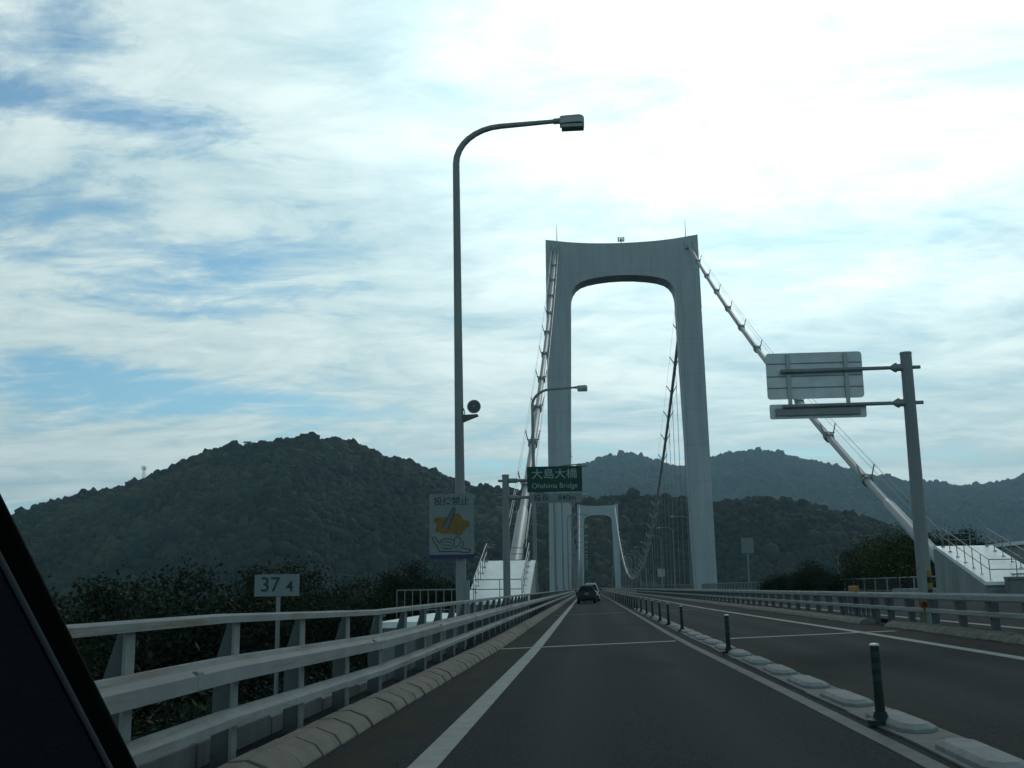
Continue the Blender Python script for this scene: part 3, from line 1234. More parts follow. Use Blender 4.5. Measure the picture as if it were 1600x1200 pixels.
def make_delineator():
    t = thing('delineator_post', 'post', 'road post')
    b = MB()
    b.tube([(0, 0, 0.05), (0, 0, 0.30), (0, 0, 0.655)], [0.042, 0.037, 0.036], 20)
    b.build('pole', M['delin'], t, smooth=True)
    b = MB()
    b.tube([(0, 0, 0.0), (0, 0, 0.035), (0, 0, 0.05), (0, 0, 0.10)], [0.115, 0.11, 0.065, 0.05], 24)
    b.build('base', M['delin'], t, smooth=True)
    for z in (0.36, 0.46, 0.56):
        b = MB()
        b.tube([(0, 0, z), (0, 0, z + 0.05)], 0.0392, 20, caps=False)
        b.build('band', M['delin_band'], t, smooth=True)
    b = MB()
    b.tube([(0, 0, 0.655), (0, 0, 0.668), (0, 0, 0.676)], [0.042, 0.040, 0.02], 20)
    b.build('cap', M['delin_cap'], t, smooth=True)
    return t


dl = make_delineator()
gd = 'green delineator posts along the centre line'
yd = [9.45, 19.25, 28.5, 33.2, 37.0, 41.2, 45.4, 50.0, 54.0, 57.0, 60.5, 63.7, 67, 71, 75.5, 80, 85, 90, 97.5, 109, 122, 138, 156, 178, 205]
for i, y in enumerate(yd):
    o = dl if i == 0 else copy_tree(dl)
    x = 2.37 + (0.0 if y < 60 else min(0.25, (y - 60) * 0.002))
    o.location = (x, y, zr(x) + 0.02)
    o.scale = (1, 1, 0.95)
    o.rotation_euler = (random.uniform(-0.02, 0.02), R(-1.2) + random.uniform(-0.012, 0.012), 0)
    if i == 0:
        lb = 'nearest and largest dark green delineator post with pale cap'
    elif i == 1:
        lb = 'dark green delineator post standing alone before the pale road joint'
    elif i < 8:
        lb = 'dark green delineator post, %s of the close row beyond the road joint' % ordn[i - 2]
    else:
        lb = 'tiny dark green delineator post in the dense far end of the row'
    tag(o, lb, 'road post', gd)


# ------------------------------------------------------------------ street lamps
def make_lamp():
    t = thing('street_lamp', 'lamp', 'street lamp')
    b = MB()
    path, rad = [(0, 0, -1.0), (0, 0, 0.0), (0, 0, 4.0), (0, 0, 8.0), (0, 0, 11.6)], [0.125, 0.125, 0.115, 0.098, 0.088]
    cx, cz, rr = 1.2, 11.95, 1.2
    for k in range(9):
        a = PI - k * (PI / 2 - 0.06) / 8
        path.append((cx + rr * math.cos(a), 0, cz + 0.95 * math.sin(a)))
        rad.append(0.086 - 0.002 * k)
    path.append((2.60, 0, 12.965))
    rad.append(0.055)
    b.tube(path, rad, 14)
    b.build('pole', M['pole'], t, smooth=True)
    b = MB()
    b.tube([(2.5, 0, 12.96), (2.72, 0, 12.97)], 0.075, 12)
    b.build('collar', M['pole'], t, smooth=True)
    b = MB()
    sec = [(-0.17, 0.02), (-0.165, 0.16), (-0.12, 0.24), (0.12, 0.24), (0.165, 0.16), (0.17, 0.02)]
    n = len(sec)
    vs_, fs = [], []
    for x, s, dz in ((2.66, 0.90, 0.0), (2.70, 1.0, 0.0), (3.16, 1.0, 0.02), (3.24, 0.96, 0.0), (3.28, 0.86, -0.03)):
        vs_ += [(x, y_ * s, 12.82 + dz + z_ * s) for y_, z_ in sec]
    for i in range(4):
        for k in range(n):
            j = (k + 1) % n
            fs.append((i * n + k, i * n + j, (i + 1) * n + j, (i + 1) * n + k))
    fs += [tuple(range(n)), tuple(reversed(range(4 * n, 5 * n)))]
    b.add(vs_, fs)
    b.build('lamp_head', M['lamp'], t, bevel=0.01)
    b = MB()
    b.box((2.70, -0.15, 12.73), (3.27, 0.15, 12.832))
    b.build('lens', M['lens'], t, bevel=0.02)
    b = MB()
    b.box((0.09, -0.08, 0.7), (0.20, 0.08, 1.5))
    b.build('wiring_box', M['steel'], t, bevel=0.01)
    return t


LX = -2.97
lamp0 = make_lamp()
glp = 'street lamps along the near railing'
for i in range(19):
    y = 26.0 + 37.5 * i + (3.5 if i == 2 else 0)
    o = lamp0 if i == 0 else copy_tree(lamp0)
    o.location = (LX, y, zr(LX))
    o.rotation_euler = (R(random.uniform(-0.15, 0.15)) if i else 0, R(-0.35) if i == 0 else 0, 0)
    lb = {0: 'nearest tall grey street lamp, curving over the road with a loudspeaker on its post',
          1: 'second grey street lamp, its arm crossing in front of the near bridge tower leg',
          2: 'third grey street lamp, whose head peeps past the green bridge name sign',
          3: 'fourth grey street lamp, a thin dark line on the tower leg below the sign',
          4: 'fifth grey street lamp, last one in front of the near bridge tower'}.get(i, 'tiny far street lamp in the row between the two bridge towers')
    tag(o, lb, 'street lamp', glp)
for i in range(15):
    y = 197 + 37.5 * i
    o = copy_tree(lamp0)
    o.location = (18.4, y, zr(18.4))
    o.rotation_euler = (0, 0, PI)
    tag(o, 'tiny far street lamp of the opposite row, its head showing under the sagging cable' if i else 'street lamp of the opposite row standing nearest the tower leg', 'street lamp', 'street lamps along the opposite side')

# loudspeaker on the first lamp post
t = thing('horn_loudspeaker', 'round grey horn loudspeaker on a wedge bracket of the nearest lamp post', 'loudspeaker', (LX - 0.06, 26.0, 5.30))
b = MB()
prof = [(0.0, 0.34, 0.05), (0.10, 0.30, 0.07), (0.20, 0.20, 0.10), (0.30, 0.06, 0.155), (0.36, -0.02, 0.175), (0.36, -0.03, 0.165)]
b.tube([(0.40, 0.30, 0.27), (0.40, 0.16, 0.27), (0.40, 0.02, 0.27), (0.40, -0.08, 0.27), (0.40, -0.10, 0.27)], [0.06, 0.075, 0.11, 0.165, 0.168], 28)
b.build('horn', M['steel'], t, smooth=True)
b = MB()
b.tube([(0.40, -0.112, 0.27), (0.40, -0.104, 0.27)], [0.135, 0.14], 28)
b.build('mouth', M['post_dark'], t)
b = MB()
b.tube([(0.40, -0.13, 0.27), (0.40, -0.105, 0.27)], [0.02, 0.045], 16)
b.build('phase_plug', M['sign_plate'], t, smooth=True)
b = MB()
b.prism([(0.05, -0.12), (0.05, 0.08), (0.48, 0.09), (0.50, 0.05)], -0.07, 0.07)
b.build('bracket', M['post_dark'], t)
b = MB()
b.tube([(0.12, 0, 0.06), (0.17, 0, 0.12), (0.14, 0, 0.24), (0.09, 0, 0.27)], 0.012, 6)
b.build('cable', M['black'], t)


# ------------------------------------------------------------------ lettering
def text_mesh(s, size, parent, loc, m, name='lettering', bold=0.0, sx=1.0, align='CENTER'):
    cu = bpy.data.curves.new('txt', 'FONT')
    cu.body = s
    cu.size = size
    cu.align_x = align
    cu.align_y = 'CENTER'
    cu.extrude = 0.002
    cu.offset = bold * 0.4
    cu.resolution_u = 4
    tmp = bpy.data.objects.new('txt', cu)
    COL.objects.link(tmp)
    bpy.context.view_layer.update()
    dg = bpy.context.evaluated_depsgraph_get()
    me = bpy.data.meshes.new_from_object(tmp.evaluated_get(dg))
    bpy.data.objects.remove(tmp)
    me.name = name
    me.materials.clear()
    me.materials.append(m)
    o = bpy.data.objects.new(name, me)
    COL.objects.link(o)
    o.parent = parent
    o.location = loc
    o.rotation_euler = (R(90), 0, 0)
    o.scale = (sx, 1, 1)
    return o


def rounded(x0, z0, x1, z1, r, n=5):
    pts = []
    for cx, cz, a0 in ((x1 - r, z0 + r, -90), (x1 - r, z1 - r, 0), (x0 + r, z1 - r, 90), (x0 + r, z0 + r, 180)):
        for k in range(n + 1):
            a = R(a0 + 90 * k / n)
            pts.append((cx + r * math.cos(a), cz + r * math.sin(a)))
    return pts


def ribbon(b, pts, w, y):
    """thin drawn line on a sign face (x, z points)"""
    for (xa, za), (xb, zb) in zip(pts, pts[1:]):
        dx_, dz_ = xb - xa, zb - za
        l_ = math.hypot(dx_, dz_) or 1e-6
        nx_, nz_ = -dz_ / l_ * w / 2, dx_ / l_ * w / 2
        ex, ez = dx_ / l_ * w * 0.4, dz_ / l_ * w * 0.4
        q = [(xa - ex + nx_, za - ez + nz_), (xa - ex - nx_, za - ez - nz_), (xb + ex - nx_, zb + ez - nz_), (xb + ex + nx_, zb + ez + nz_)]
        b.prism(q, y, y + 0.003)


# no dumping sign in front of the first lamp post
t = thing('warning_sign', 'white warning sign with flames and a drawn hand hung on the nearest lamp post', 'sign', (-3.17, 25.80, 2.03), R(0))
SW, SH = 0.53, 1.43
b = MB()
b.prism(rounded(-SW, 0, SW, SH, 0.03), -0.012, 0.012)
b.build('panel', M['sign_plate'], t)
b = MB()
b.box((-SW, -0.014, -0.10), (SW, 0.012, -0.004))
b.build('lower_band', M['ink_blue'], t)
b = MB()
for z in (0.25, 1.15):
    b.box((-0.16, 0.013, z), (0.16, 0.10, z + 0.06))
b.build('clamp', M['steel'], t)
text_mesh('投捨禁止', 0.215, t, (0.0, -0.0145, 1.24), M['ink_brown'], bold=0.004)
fl = []
g = random.Random(4)
for k in range(40):
    a = 2 * PI * k / 40
    rr = 1.0 + 0.13 * math.sin(5 * a + 1) + g.uniform(-0.07, 0.10)
    fl.append((0.0 + 0.40 * rr * math.cos(a), 0.70 + 0.235 * rr * math.sin(a)))
b = MB()
b.prism(fl, -0.0155, -0.0125)
b.build('flame_drawing', M['flame'], t)
b = MB()
b.prism([(-0.20, 0.66), (-0.10, 0.62), (0.06, 0.96), (0.09, 1.06), (0.03, 1.09), (-0.02, 1.00)], -0.0195, -0.0160)
b.build('bottle_drawing', M['bottle'], t)
b = MB()
ribbon(b, [(-0.21, 0.66), (-0.02, 1.00), (0.03, 1.10), (0.09, 1.07), (0.06, 0.96), (-0.09, 0.61)], 0.018, -0.0225)
b.build('bottle_outline', M['ink'], t)
b = MB()
ribbon(b, [(-0.47, 0.40), (-0.43, 0.30), (-0.38, 0.24), (-0.33, 0.15), (-0.29, 0.08), (-0.10, 0.075), (0.12, 0.07), (0.30, 0.045), (0.42, 0.05), (0.45, 0.10), (0.34, 0.13), (0.22, 0.16)], 0.020, -0.0155)
ribbon(b, [(-0.47, 0.40), (-0.40, 0.42), (-0.33, 0.31), (-0.28, 0.27)], 0.018, -0.0155)
ribbon(b, [(-0.28, 0.27), (-0.25, 0.34), (-0.15, 0.37), (-0.03, 0.365), (0.06, 0.33), (0.05, 0.22), (0.07, 0.16), (0.15, 0.20), (0.22, 0.29), (0.21, 0.37), (0.13, 0.42), (0.07, 0.38), (0.06, 0.33)], 0.018, -0.0155)
ribbon(b, [(-0.22, 0.29), (-0.10, 0.30), (0.00, 0.28)], 0.015, -0.0155)
ribbon(b, [(-0.22, 0.23), (-0.10, 0.22), (0.02, 0.21)], 0.015, -0.0155)
ribbon(b, [(-0.20, 0.155), (-0.10, 0.14), (0.02, 0.15)], 0.022, -0.0155)
ribbon(b, [(0.26, 0.30), (0.29, 0.24), (0.24, 0.18)], 0.018, -0.0155)
b.build('hand_drawing', M['ink'], t)

# kilometre sign behind the railing
t = thing('kilometre_sign', 'small white kilometre sign with dark figures on a thin post', 'sign', (-3.27, 11.5, -0.6))
b = MB()
b.box((-0.245, -0.008, 1.775), (0.235, 0.008, 2.005))
b.build('panel', M['sign_plate'], t, bevel=0.004)
b = MB()
b.tube([(0.005, 0.03, -1.5), (0.005, 0.03, 1.98)], 0.022, 10)
b.build('post', M['steel'], t, smooth=True)
text_mesh('37', 0.215, t, (-0.075, -0.010, 1.892), M['ink'], bold=0.004)
text_mesh('4', 0.165, t, (0.135, -0.010, 1.872), M['ink'], bold=0.003)

# green bridge name sign on its cantilever post
t = thing('bridge_name_sign', 'green bridge name sign on a cantilever post above our lane', 'sign', (-3.13, 43.0, zr(-3.13)))
b = MB()
b.tube([(0, 0, -1.0), (0, 0, 5.72)], [0.145, 0.135], 16)
b.build('post', M['pole'], t, smooth=True)
b = MB()
b.tube([(0, 0, 5.70), (0, 0, 5.76)], [0.15, 0.14], 16)
b.build('post_cap', M['pole'], t)
for z in (5.52, 4.85):
    b = MB()
    b.tube([(-0.30, 0, z), (0.9, 0, z), (2.6, 0, z)], [0.05, 0.06, 0.045], 12)
    b.tube([(0.13, 0, z), (0.42, 0, z), (0.50, 0, z)], [0.095, 0.095, 0.06], 12)
    b.build('arm', M['pole'], t, smooth=True)
b = MB()
b.prism(rounded(0.86, 5.03, 3.03, 6.04, 0.04), -0.14, -0.10)
o = b.build('green_panel', M['sign_green'], t)
text_mesh('大島大橋', 0.42, t, (1.945, -0.144, 5.72), M['sign_text'], bold=0.003, sx=1.08)
text_mesh('Ohshima Bridge', 0.285, t, (1.945, -0.144, 5.27), M['sign_text'], bold=0.0, sx=0.98)
b = MB()
b.prism(rounded(0.96, 4.60, 2.98, 4.985, 0.03), -0.14, -0.10)
b.build('length_panel', M['sign_plate'], t)
text_mesh('橋長', 0.30, t, (1.42, -0.144, 4.79), M['ink'], bold=0.004)
text_mesh('840m', 0.31, t, (2.42, -0.144, 4.79), M['ink'], bold=0.003)
b = MB()
b.box((1.3, -0.098, 4.55), (1.36, -0.06, 6.0))
b.box((2.5, -0.098, 4.55), (2.56, -0.06, 6.0))
b.build('stiffener', M['steel'], t)

# back of the road sign that faces the oncoming lane
t = thing('road_sign', 'road sign seen from its grey ribbed back on a tall post in the median', 'sign', (7.76, 26.1, 0.184))
t.scale = (1.045, 1.045, 1.045)
b = MB()
b.tube([(0.0, 0, -0.6), (0.0, 0, 2.0), (0.0, 0, 6.15)], [0.155, 0.15, 0.128], 18)
b.build('post', M['pole'], t, smooth=True)
b = MB()
b.tube([(0.0, 0, 6.15), (0.0, 0, 6.19)], [0.138, 0.13], 18)
b.build('post_cap', M['pole'], t)
for z in (5.84, 5.02):
    b = MB()
    b.tube([(0.30, 0, z), (-0.30, 0, z), (-2.85, 0, z - 0.02)], [0.042, 0.042, 0.05], 12)
    b.build('arm', M['pole'], t, smooth=True)
    b = MB()
    b.tube([(-0.10, 0, z), (-0.22, 0, z), (-0.235, 0, z), (-0.265, 0, z), (-0.36, 0, z)], [0.085, 0.085, 0.11, 0.11, 0.05], 14)
    b.build('flange', M['pole'], t, smooth=True)
b = MB()
b.prism(rounded(-3.16, 5.19, -0.97, 6.27, 0.08), 0.10, 0.13)
b.build('main_panel', M['sign_back'], t)
for z in (5.45, 5.72, 6.02):
    b = MB()
    b.box((-3.15, 0.085, z - 0.012), (-0.98, 0.101, z + 0.012))
    b.build('rib', M['steel'], t)
b = MB()
b.prism(rounded(-3.13, 4.73, -0.95, 5.07, 0.04), 0.10, 0.13)
b.build('lower_panel', M['sign_back'], t)
for x in (-2.66, -1.35):
    b = MB()
    b.box((x - 0.045, 0.045, 4.78), (x + 0.045, 0.099, 6.24))
    b.build('upright', M['lamp'], t, bevel=0.008)
b = MB()
b.box((-3.0, 0.02, 4.80), (-1.1, 0.095, 4.96))
b.build('lower_channel', M['steel'], t)
for k in range(4):
    b = MB()
    z = 0.72 + 0.13 * k
    pts = [(0.158 * math.sin(R(a)), -0.158 * math.cos(R(a))) for a in range(5, 96, 10)]
    n = len(pts)
    b.add([(x, y, z) for x, y in pts] + [(x, y, z + 0.13) for x, y in pts], [(i, i + 1, n + i + 1, n + i) for i in range(n - 1)])
    b.build('warning_band', M['yellow'] if k % 2 else M['black'], t, smooth=True, fix=False)

# ------------------------------------------------------------------ bridge towers
def make_tower():
    t = thing('bridge_tower', 'tower', 'bridge tower')
    cx = 7.87
    W0, Wt = 14.45, 13.88                  # outer half widths at the deck and at the top
    I0, I1 = 10.78, 9.55                   # inner half widths at the deck and at z = 50.5
    ZT = 50.5
    wz = lambda z: W0 + (Wt - W0) * z / 64.0
    iz = lambda z: I0 + (I1 - I0) * z / ZT
    for s in (-1, 1):
        b = MB()
        zs = [-52, 0, ZT]
        sec = []
        for z in zs:
            a, c = s * wz(z), s * iz(z)
            d = 0.35 * s
            sec.append([(a, 0.35, z), (a - d, 0, z), (c + d * 0.3, 0, z), (c, 0.12, z), (c, 4.5, z), (a, 4.5, z)])
        n = 6
        v = [q for r_ in sec for q in r_]
        f = [tuple(range(n)), tuple(range(2 * n, 3 * n))]
        for i in range(2):
            for k in range(n):
                j = (k + 1) % n
                f.append((i * n + k, i * n + j, i * n + n + j, i * n + n + k))
        b.add(v, f)
        b.build('leg', M['tower'], t)
    # cross beam with curved underside and dished top
    pts = []
    h = 9.55
    for x, z in [(-h, ZT), (-9.53, 52.4), (-9.42, 53.5), (-9.1, 54.5), (-8.55, 55.3), (-7.7, 55.95), (-6.4, 56.4), (-4.5, 56.75), (-2.2, 56.98), (0, 57.05)]:
        pts.append((x, z))
    low = pts + [(-x, z) for x, z in reversed(pts[:-1])]
    top = []
    for k in range(17):
        x = -wz(64.3) + 2 * wz(64.3) * k / 16
        q = abs(x) / wz(64.3)
        top.append((x, 63.15 + 1.1 * q ** 2.2))
    poly = [(-wz(ZT), ZT)] + low + [(wz(ZT), ZT)] + list(reversed(top))
    # as a strip of quads between lower and upper chain so that nothing folds
    b = MB()
    lo_chain = [(-wz(ZT), ZT)] + low + [(wz(ZT), ZT)]
    m = len(lo_chain)
    hi_chain = []
    for i, (x, z) in enumerate(lo_chain):
        xx = x if 0 < i < m - 1 else math.copysign(wz(64.3), x)
        if i in (1, m - 2):
            xx = math.copysign(9.9, x)
        q = abs(xx) / wz(64.3)
        hi_chain.append((xx, 63.15 + 1.1 * q ** 2.2))
    v = []
    for y in (0.0, 4.5):
        v += [(x, y, z) for x, z in lo_chain] + [(x, y, z) for x, z in hi_chain]
    f = []
    for i in range(m - 1):
        f.append((i, i + 1, m + i + 1, m + i))
        f.append((2 * m + i, 3 * m + i, 3 * m + i + 1, 2 * m + i + 1))
        f.append((m + i, m + i + 1, 3 * m + i + 1, 3 * m + i))
        f.append((i, 2 * m + i, 2 * m + i + 1, i + 1))
    f += [(0, m, 3 * m, 2 * m), (m - 1, 3 * m - 1, 4 * m - 1, 2 * m - 1)]
    b.add(v, f)
    b.build('cross_beam', M['tower'], t)
    for s in (-1, 1):
        b = MB()
        b.box((s * 12.1 - 0.6, -0.35, 61.6), (s * 12.1 + 0.6, -0.02, 63.0))
        b.build('saddle_opening', M['tower'], t, bevel=0.08)
        b = MB()
        b.box((s * 12.9 - 0.6, 1.2, 63.4), (s * 12.9 + 0.6, 3.2, 64.5))
        b.build('saddle_housing', M['tower'], t, bevel=0.12)
        b = MB()
        b.tube([(s * 11.8, 1.0, 63.4), (s * 11.8, 1.0, 65.4), (s * 11.8, 1.0, 67.4)], [0.08, 0.06, 0.03], 8)
        b.build('lightning_rod', M['steel'], t)
    b = MB()
    b.tube([(0, 1.0, 62.9), (0, 1.0, 64.2)], 0.07, 8)
    b.box((-0.55, 0.95, 63.75), (0.55, 1.05, 63.87))
    for x in (-0.5, -0.15, 0.2, 0.5):
        b.box((x - 0.10, 0.85, 63.75), (x + 0.10, 1.15, 64.55))
    b.build('antenna', M['post_dark'], t)
    return t, cx


tw, TCX = make_tower()
tw.location = (TCX, 192.0, 0)
tag(tw, 'large grey portal tower of the suspension bridge, standing in front', 'bridge tower', 'towers of the suspension bridge')
tw2 = copy_tree(tw)
tw2.location = (8.3, 752.0, -7.0)
tag(tw2, 'small distant grey portal tower at the far end of the bridge', 'bridge tower', 'towers of the suspension bridge')


# ------------------------------------------------------------------ main cables
def lag(pts):
    (x0, y0), (x1, y1), (x2, y2) = pts
    return lambda x: y0 * (x - x1) * (x - x2) / ((x0 - x1) * (x0 - x2)) + y1 * (x - x0) * (x - x2) / ((x1 - x0) * (x1 - x2)) + y2 * (x - x0) * (x - x1) / ((x2 - x0) * (x2 - x1))


side_z = lag([(192, 62.3), (128, 30.0), (66, 3.2)])
main_z = lambda y: 62.3 + (56.0 - 62.3) * (y - 192) / 560.0 - 4 * 54.5 * ((y - 192) / 560.0) * (1 - (y - 192) / 560.0)
far_z = lambda y: 56.0 - 56.0 * (y - 752) / 140.0


def cable_z(y):
    return side_z(y) if y <= 192 else (main_z(y) if y <= 752 else far_z(y))


def make_cable(X, label):
    t = thing('main_cable', label, 'bridge cable', (X, 0, 0), 0, 'main cables of the suspension bridge')
    ysd = [60 + (192 - 60) * k / 24 for k in range(25)]
    b = MB()
    b.tube([(0, y, side_z(y)) for y in ysd], 0.27, 14)
    b.build('side_span_cable', M['cable'], t, smooth=True)
    ysm = [192 + 560 * k / 70 for k in range(71)]
    b = MB()
    b.tube([(0, y, main_z(y)) for y in ysm] + [(0, y, far_z(y)) for y in (790, 840, 890)], 0.34, 12)
    b.build('main_span_cable', M['cable'], t, smooth=True)
    # wider sleeve near the anchorage
    b = MB()
    b.tube([(0, 58.5, side_z(58.5)), (0, 66, side_z(66)), (0, 73.5, side_z(73.5)), (0, 74.2, side_z(74.2))], [0.38, 0.38, 0.37, 0.28], 16)
    b.build('sleeve', M['cable'], t, smooth=True)
    # bands with hand rope stanchions
    def stanchion(b, y, vee, h=1.15):
        z = cable_z(y)
        dz = cable_z(y + 0.5) - cable_z(y - 0.5)
        b.tube([(0, y - 0.35, z - 0.35 * dz), (0, y + 0.35, z + 0.35 * dz)], 0.40, 12)
        for s in (-1, 1):
            b.tube([(s * 0.34, y, z + 0.1), (s * (1.15 if vee else 0.62), y, z + h)], 0.11 if vee else 0.05, 6)
        b.box((-0.5, y - 0.06, z + 0.33), (0.5, y + 0.06, z + 0.41))
    n = 0
    y = 79.0
    while y < 188:
        b = MB()
        stanchion(b, y, False)
        b.build('cable_band', M['steel'], t)
        y += 11.0
    y = 206.0
    while y < 745:
        b = MB()
        stanchion(b, y, True, 1.45)
        b.build('cable_band', M['lamp'], t)
        y += 12.0
    for s in (-1, 1):
        b = MB()
        b.tube([(s * 0.62, y_, cable_z(y_) + 1.12) for y_ in ysd[1:-1]], 0.02, 5)
        b.tube([(s * 0.60, y_, cable_z(y_) + 0.62) for y_ in ysd[1:-1]], 0.016, 5)
        b.tube([(s * 1.12, y_, cable_z(y_) + 1.42) for y_ in ysm[1:-1]], 0.02, 4)
        b.build('hand_rope', M['cable'], t)
    y = 206.0
    while y < 745:
        b = MB()
        zt = main_z(y)
        for d in (-0.28, 0.28):
            b.tube([(0, y + d, zt), (0, y + d, zr(X) - 0.3)], 0.032, 6)
        b.build('hanger', M['cable_dark'], t)
        y += 12.0
    return t


make_cable(-4.22, 'white main cable sweeping down past the near street lamps to the left anchorage')
make_cable(20.04, 'white main cable slanting down behind the back of the road sign to the right anchorage')


# ------------------------------------------------------------------ cable anchorages
def make_anchor(X, label, hw, group='cable anchorages'):
    t = thing('cable_anchorage', label, 'anchorage', (X, 51.5, 0), 0, group)
    z0, z1 = (0.52, 2.56) if X < 0 else (1.08, 2.92)
    ln = 7.3 if X < 0 else 6.6
    b = MB()
    b.prism([(0, -3), (0, z0 - 0.02), (ln, z1 - 0.02), (ln + 0.6, z1 - 0.02), (ln + 0.6, 0.9), (ln + 9, 0.9), (ln + 9, -3)], -hw + 0.05, hw - 0.05, 'x')
    b.build('body', M['concrete'], t)
    b = MB()
    b.prism([(-0.15, z0 - 0.02), (-0.15, z0 + 0.14), (ln, z1 + 0.14), (ln + 0.6, z1 + 0.14), (ln + 0.6, z1 - 0.02), (ln, z1 - 0.02), (0, z0 - 0.02)], -hw, hw, 'x')
    b.build('white_slab', M['white_roof'], t)
    # handrail up both sides and across the foot
    sl = lambda y: z0 + 0.14 + (z1 - z0) * y / ln
    b = MB()
    for s in (-1, 1):
        xx = s * (hw - 0.32)
        k = 6
        for i in range(k + 1):
            y = 0.15 + (ln - 0.3) * i / k
            b.tube([(xx, y, sl(y) - 0.05), (xx, y, sl(y) + 0.95)], 0.022, 6)
            b.box((xx - 0.08, y - 0.08, sl(y) - 0.04), (xx + 0.08, y + 0.08, sl(y) + 0.03))
        for h_ in (0.5, 0.95):
            b.tube([(xx, 0.15, sl(0.15) + h_), (xx, ln - 0.15, sl(ln - 0.15) + h_)], 0.022, 6)
    for h_ in (0.5, 0.95):
        b.tube([(-hw + 0.32, 0.15, sl(0.15) + h_), (hw - 0.32, 0.15, sl(0.15) + h_)], 0.022, 6)
    b.tube([(0.1, 0.15, sl(0.15) - 0.05), (0.1, 0.15, sl(0.15) + 0.95)], 0.022, 6)
    b.build('handrail', M['steel'], t)
    b = MB()
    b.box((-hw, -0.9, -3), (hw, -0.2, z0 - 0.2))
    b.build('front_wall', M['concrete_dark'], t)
    # cage ladder beside the cable mouth
    b = MB()
    for s in (-0.55, 0.55):
        b.tube([(s + 0.2, ln + 1.2, 0.9), (s + 0.2, ln + 1.2, z1 + 1.1)], 0.025, 6)
    for i in range(9):
        z = 1.1 + 0.33 * i
        if z < z1 + 1.0:
            b.tube([(-0.35, ln + 1.2, z), (0.75, ln + 1.2, z)], 0.018, 6)
    b.build('ladder', M['steel'], t)
    return t


make_anchor(-4.2, 'white sloped cable anchorage behind the near railing, steel handrails on it', 1.46)
make_anchor(19.4, 'white sloped cable anchorage beyond the median sign post, lit bright', 1.42)
# second white slab at the picture edge
t = thing('service_shed', 'flat pale roofed concrete shed at the edge behind the bright anchorage', 'shed', (26.1, 62.0, -1.15))
b = MB()
b.box((-1.9, 0, 0), (3.5, 6, 4.35))
b.build('walls', M['concrete'], t)
b = MB()
b.box((-2.1, -0.2, 4.352), (3.7, 6.2, 4.55))
b.build('roof', M['white_roof'], t)

# dark concrete retaining wall in front of the far anchorage
b = MB()
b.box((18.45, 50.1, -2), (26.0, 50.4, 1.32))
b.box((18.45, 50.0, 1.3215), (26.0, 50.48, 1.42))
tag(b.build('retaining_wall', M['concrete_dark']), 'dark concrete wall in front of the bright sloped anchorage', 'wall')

# low access chamber below the near railing
t = thing('access_chamber', 'white capped concrete access chamber half hidden behind the near railing', 'chamber', (-4.45, 25.6, -2.5))
b = MB()
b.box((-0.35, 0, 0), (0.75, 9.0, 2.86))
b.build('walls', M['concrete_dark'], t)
b = MB()
b.box((-0.42, -0.08, 2.862), (0.82, 9.08, 3.00))
b.build('cap_slab', M['white_roof'], t)
b = MB()
for i in range(11):
    b.tube([(-1.6 + 0.25 * i, 9.3, 0.5), (-1.6 + 0.25 * i, 9.3, 3.72)], 0.014, 6)
b.tube([(-1.6, 9.3, 3.72), (0.9, 9.3, 3.72)], 0.022, 6)
b.tube([(-1.6, 9.3, 3.1), (0.9, 9.3, 3.1)], 0.018, 6)
b.build('lattice_fence', M['steel'], t)
b = MB()
b.tube([(-0.62, -0.3, 1.0), (-0.55, -0.3, 2.7), (-0.45, -0.3, 3.10), (-0.2, -0.3, 3.15)], 0.022, 6)
b.tube([(-0.75, -0.3, 0.2), (-0.62, -0.3, 1.0)], 0.022, 6)
b.build('stair_rail', M['steel'], t)
b = MB()
b.box((-0.33, -0.03, 1.85), (0.10, -0.004, 2.45))
b.build('notice_plate', M['sign_plate'], t)

# ------------------------------------------------------------------ small poles beyond the far fence
t = thing('sign_post', 'thin post with a pale square plate beyond the far fence', 'sign post', (19.9, 138.0, 0.6))
b = MB()
b.tube([(0, 0, -1), (0, 0, 6.2)], 0.09, 8)
b.build('post', M['pole'], t)
b = MB()
b.prism(rounded(-0.75, 4.5, 0.75, 6.4, 0.06), -0.12, -0.09)
b.build('plate', M['sign_plate'], t)
t = thing('utility_pole', 'thin bare pole standing between small trees beyond the far fence', 'pole', (20.1, 90.0, 0.6))
b = MB()
b.tube([(0, 0, -1), (0, 0, 2.95)], [0.06, 0.045], 8)
b.build('mast', M['pole'], t)
b = MB()
b.box((-0.10, -0.06, 2.6), (0.10, 0.06, 2.95))
b.build('top_box', M['pole'], t)
t = thing('sign_post', 'tiny pale notice plate far along the deck between the towers', 'sign post', (18.6, 280.0, 0.6))
b = MB()
b.tube([(0, 0, -0.6), (0, 0, 3.0)], 0.09, 8)
b.build('post', M['pole'], t)
b = MB()
b.box((-0.9, -0.1, 3.01), (0.9, -0.05, 5.0))
b.build('plate', M['lamp'], t)

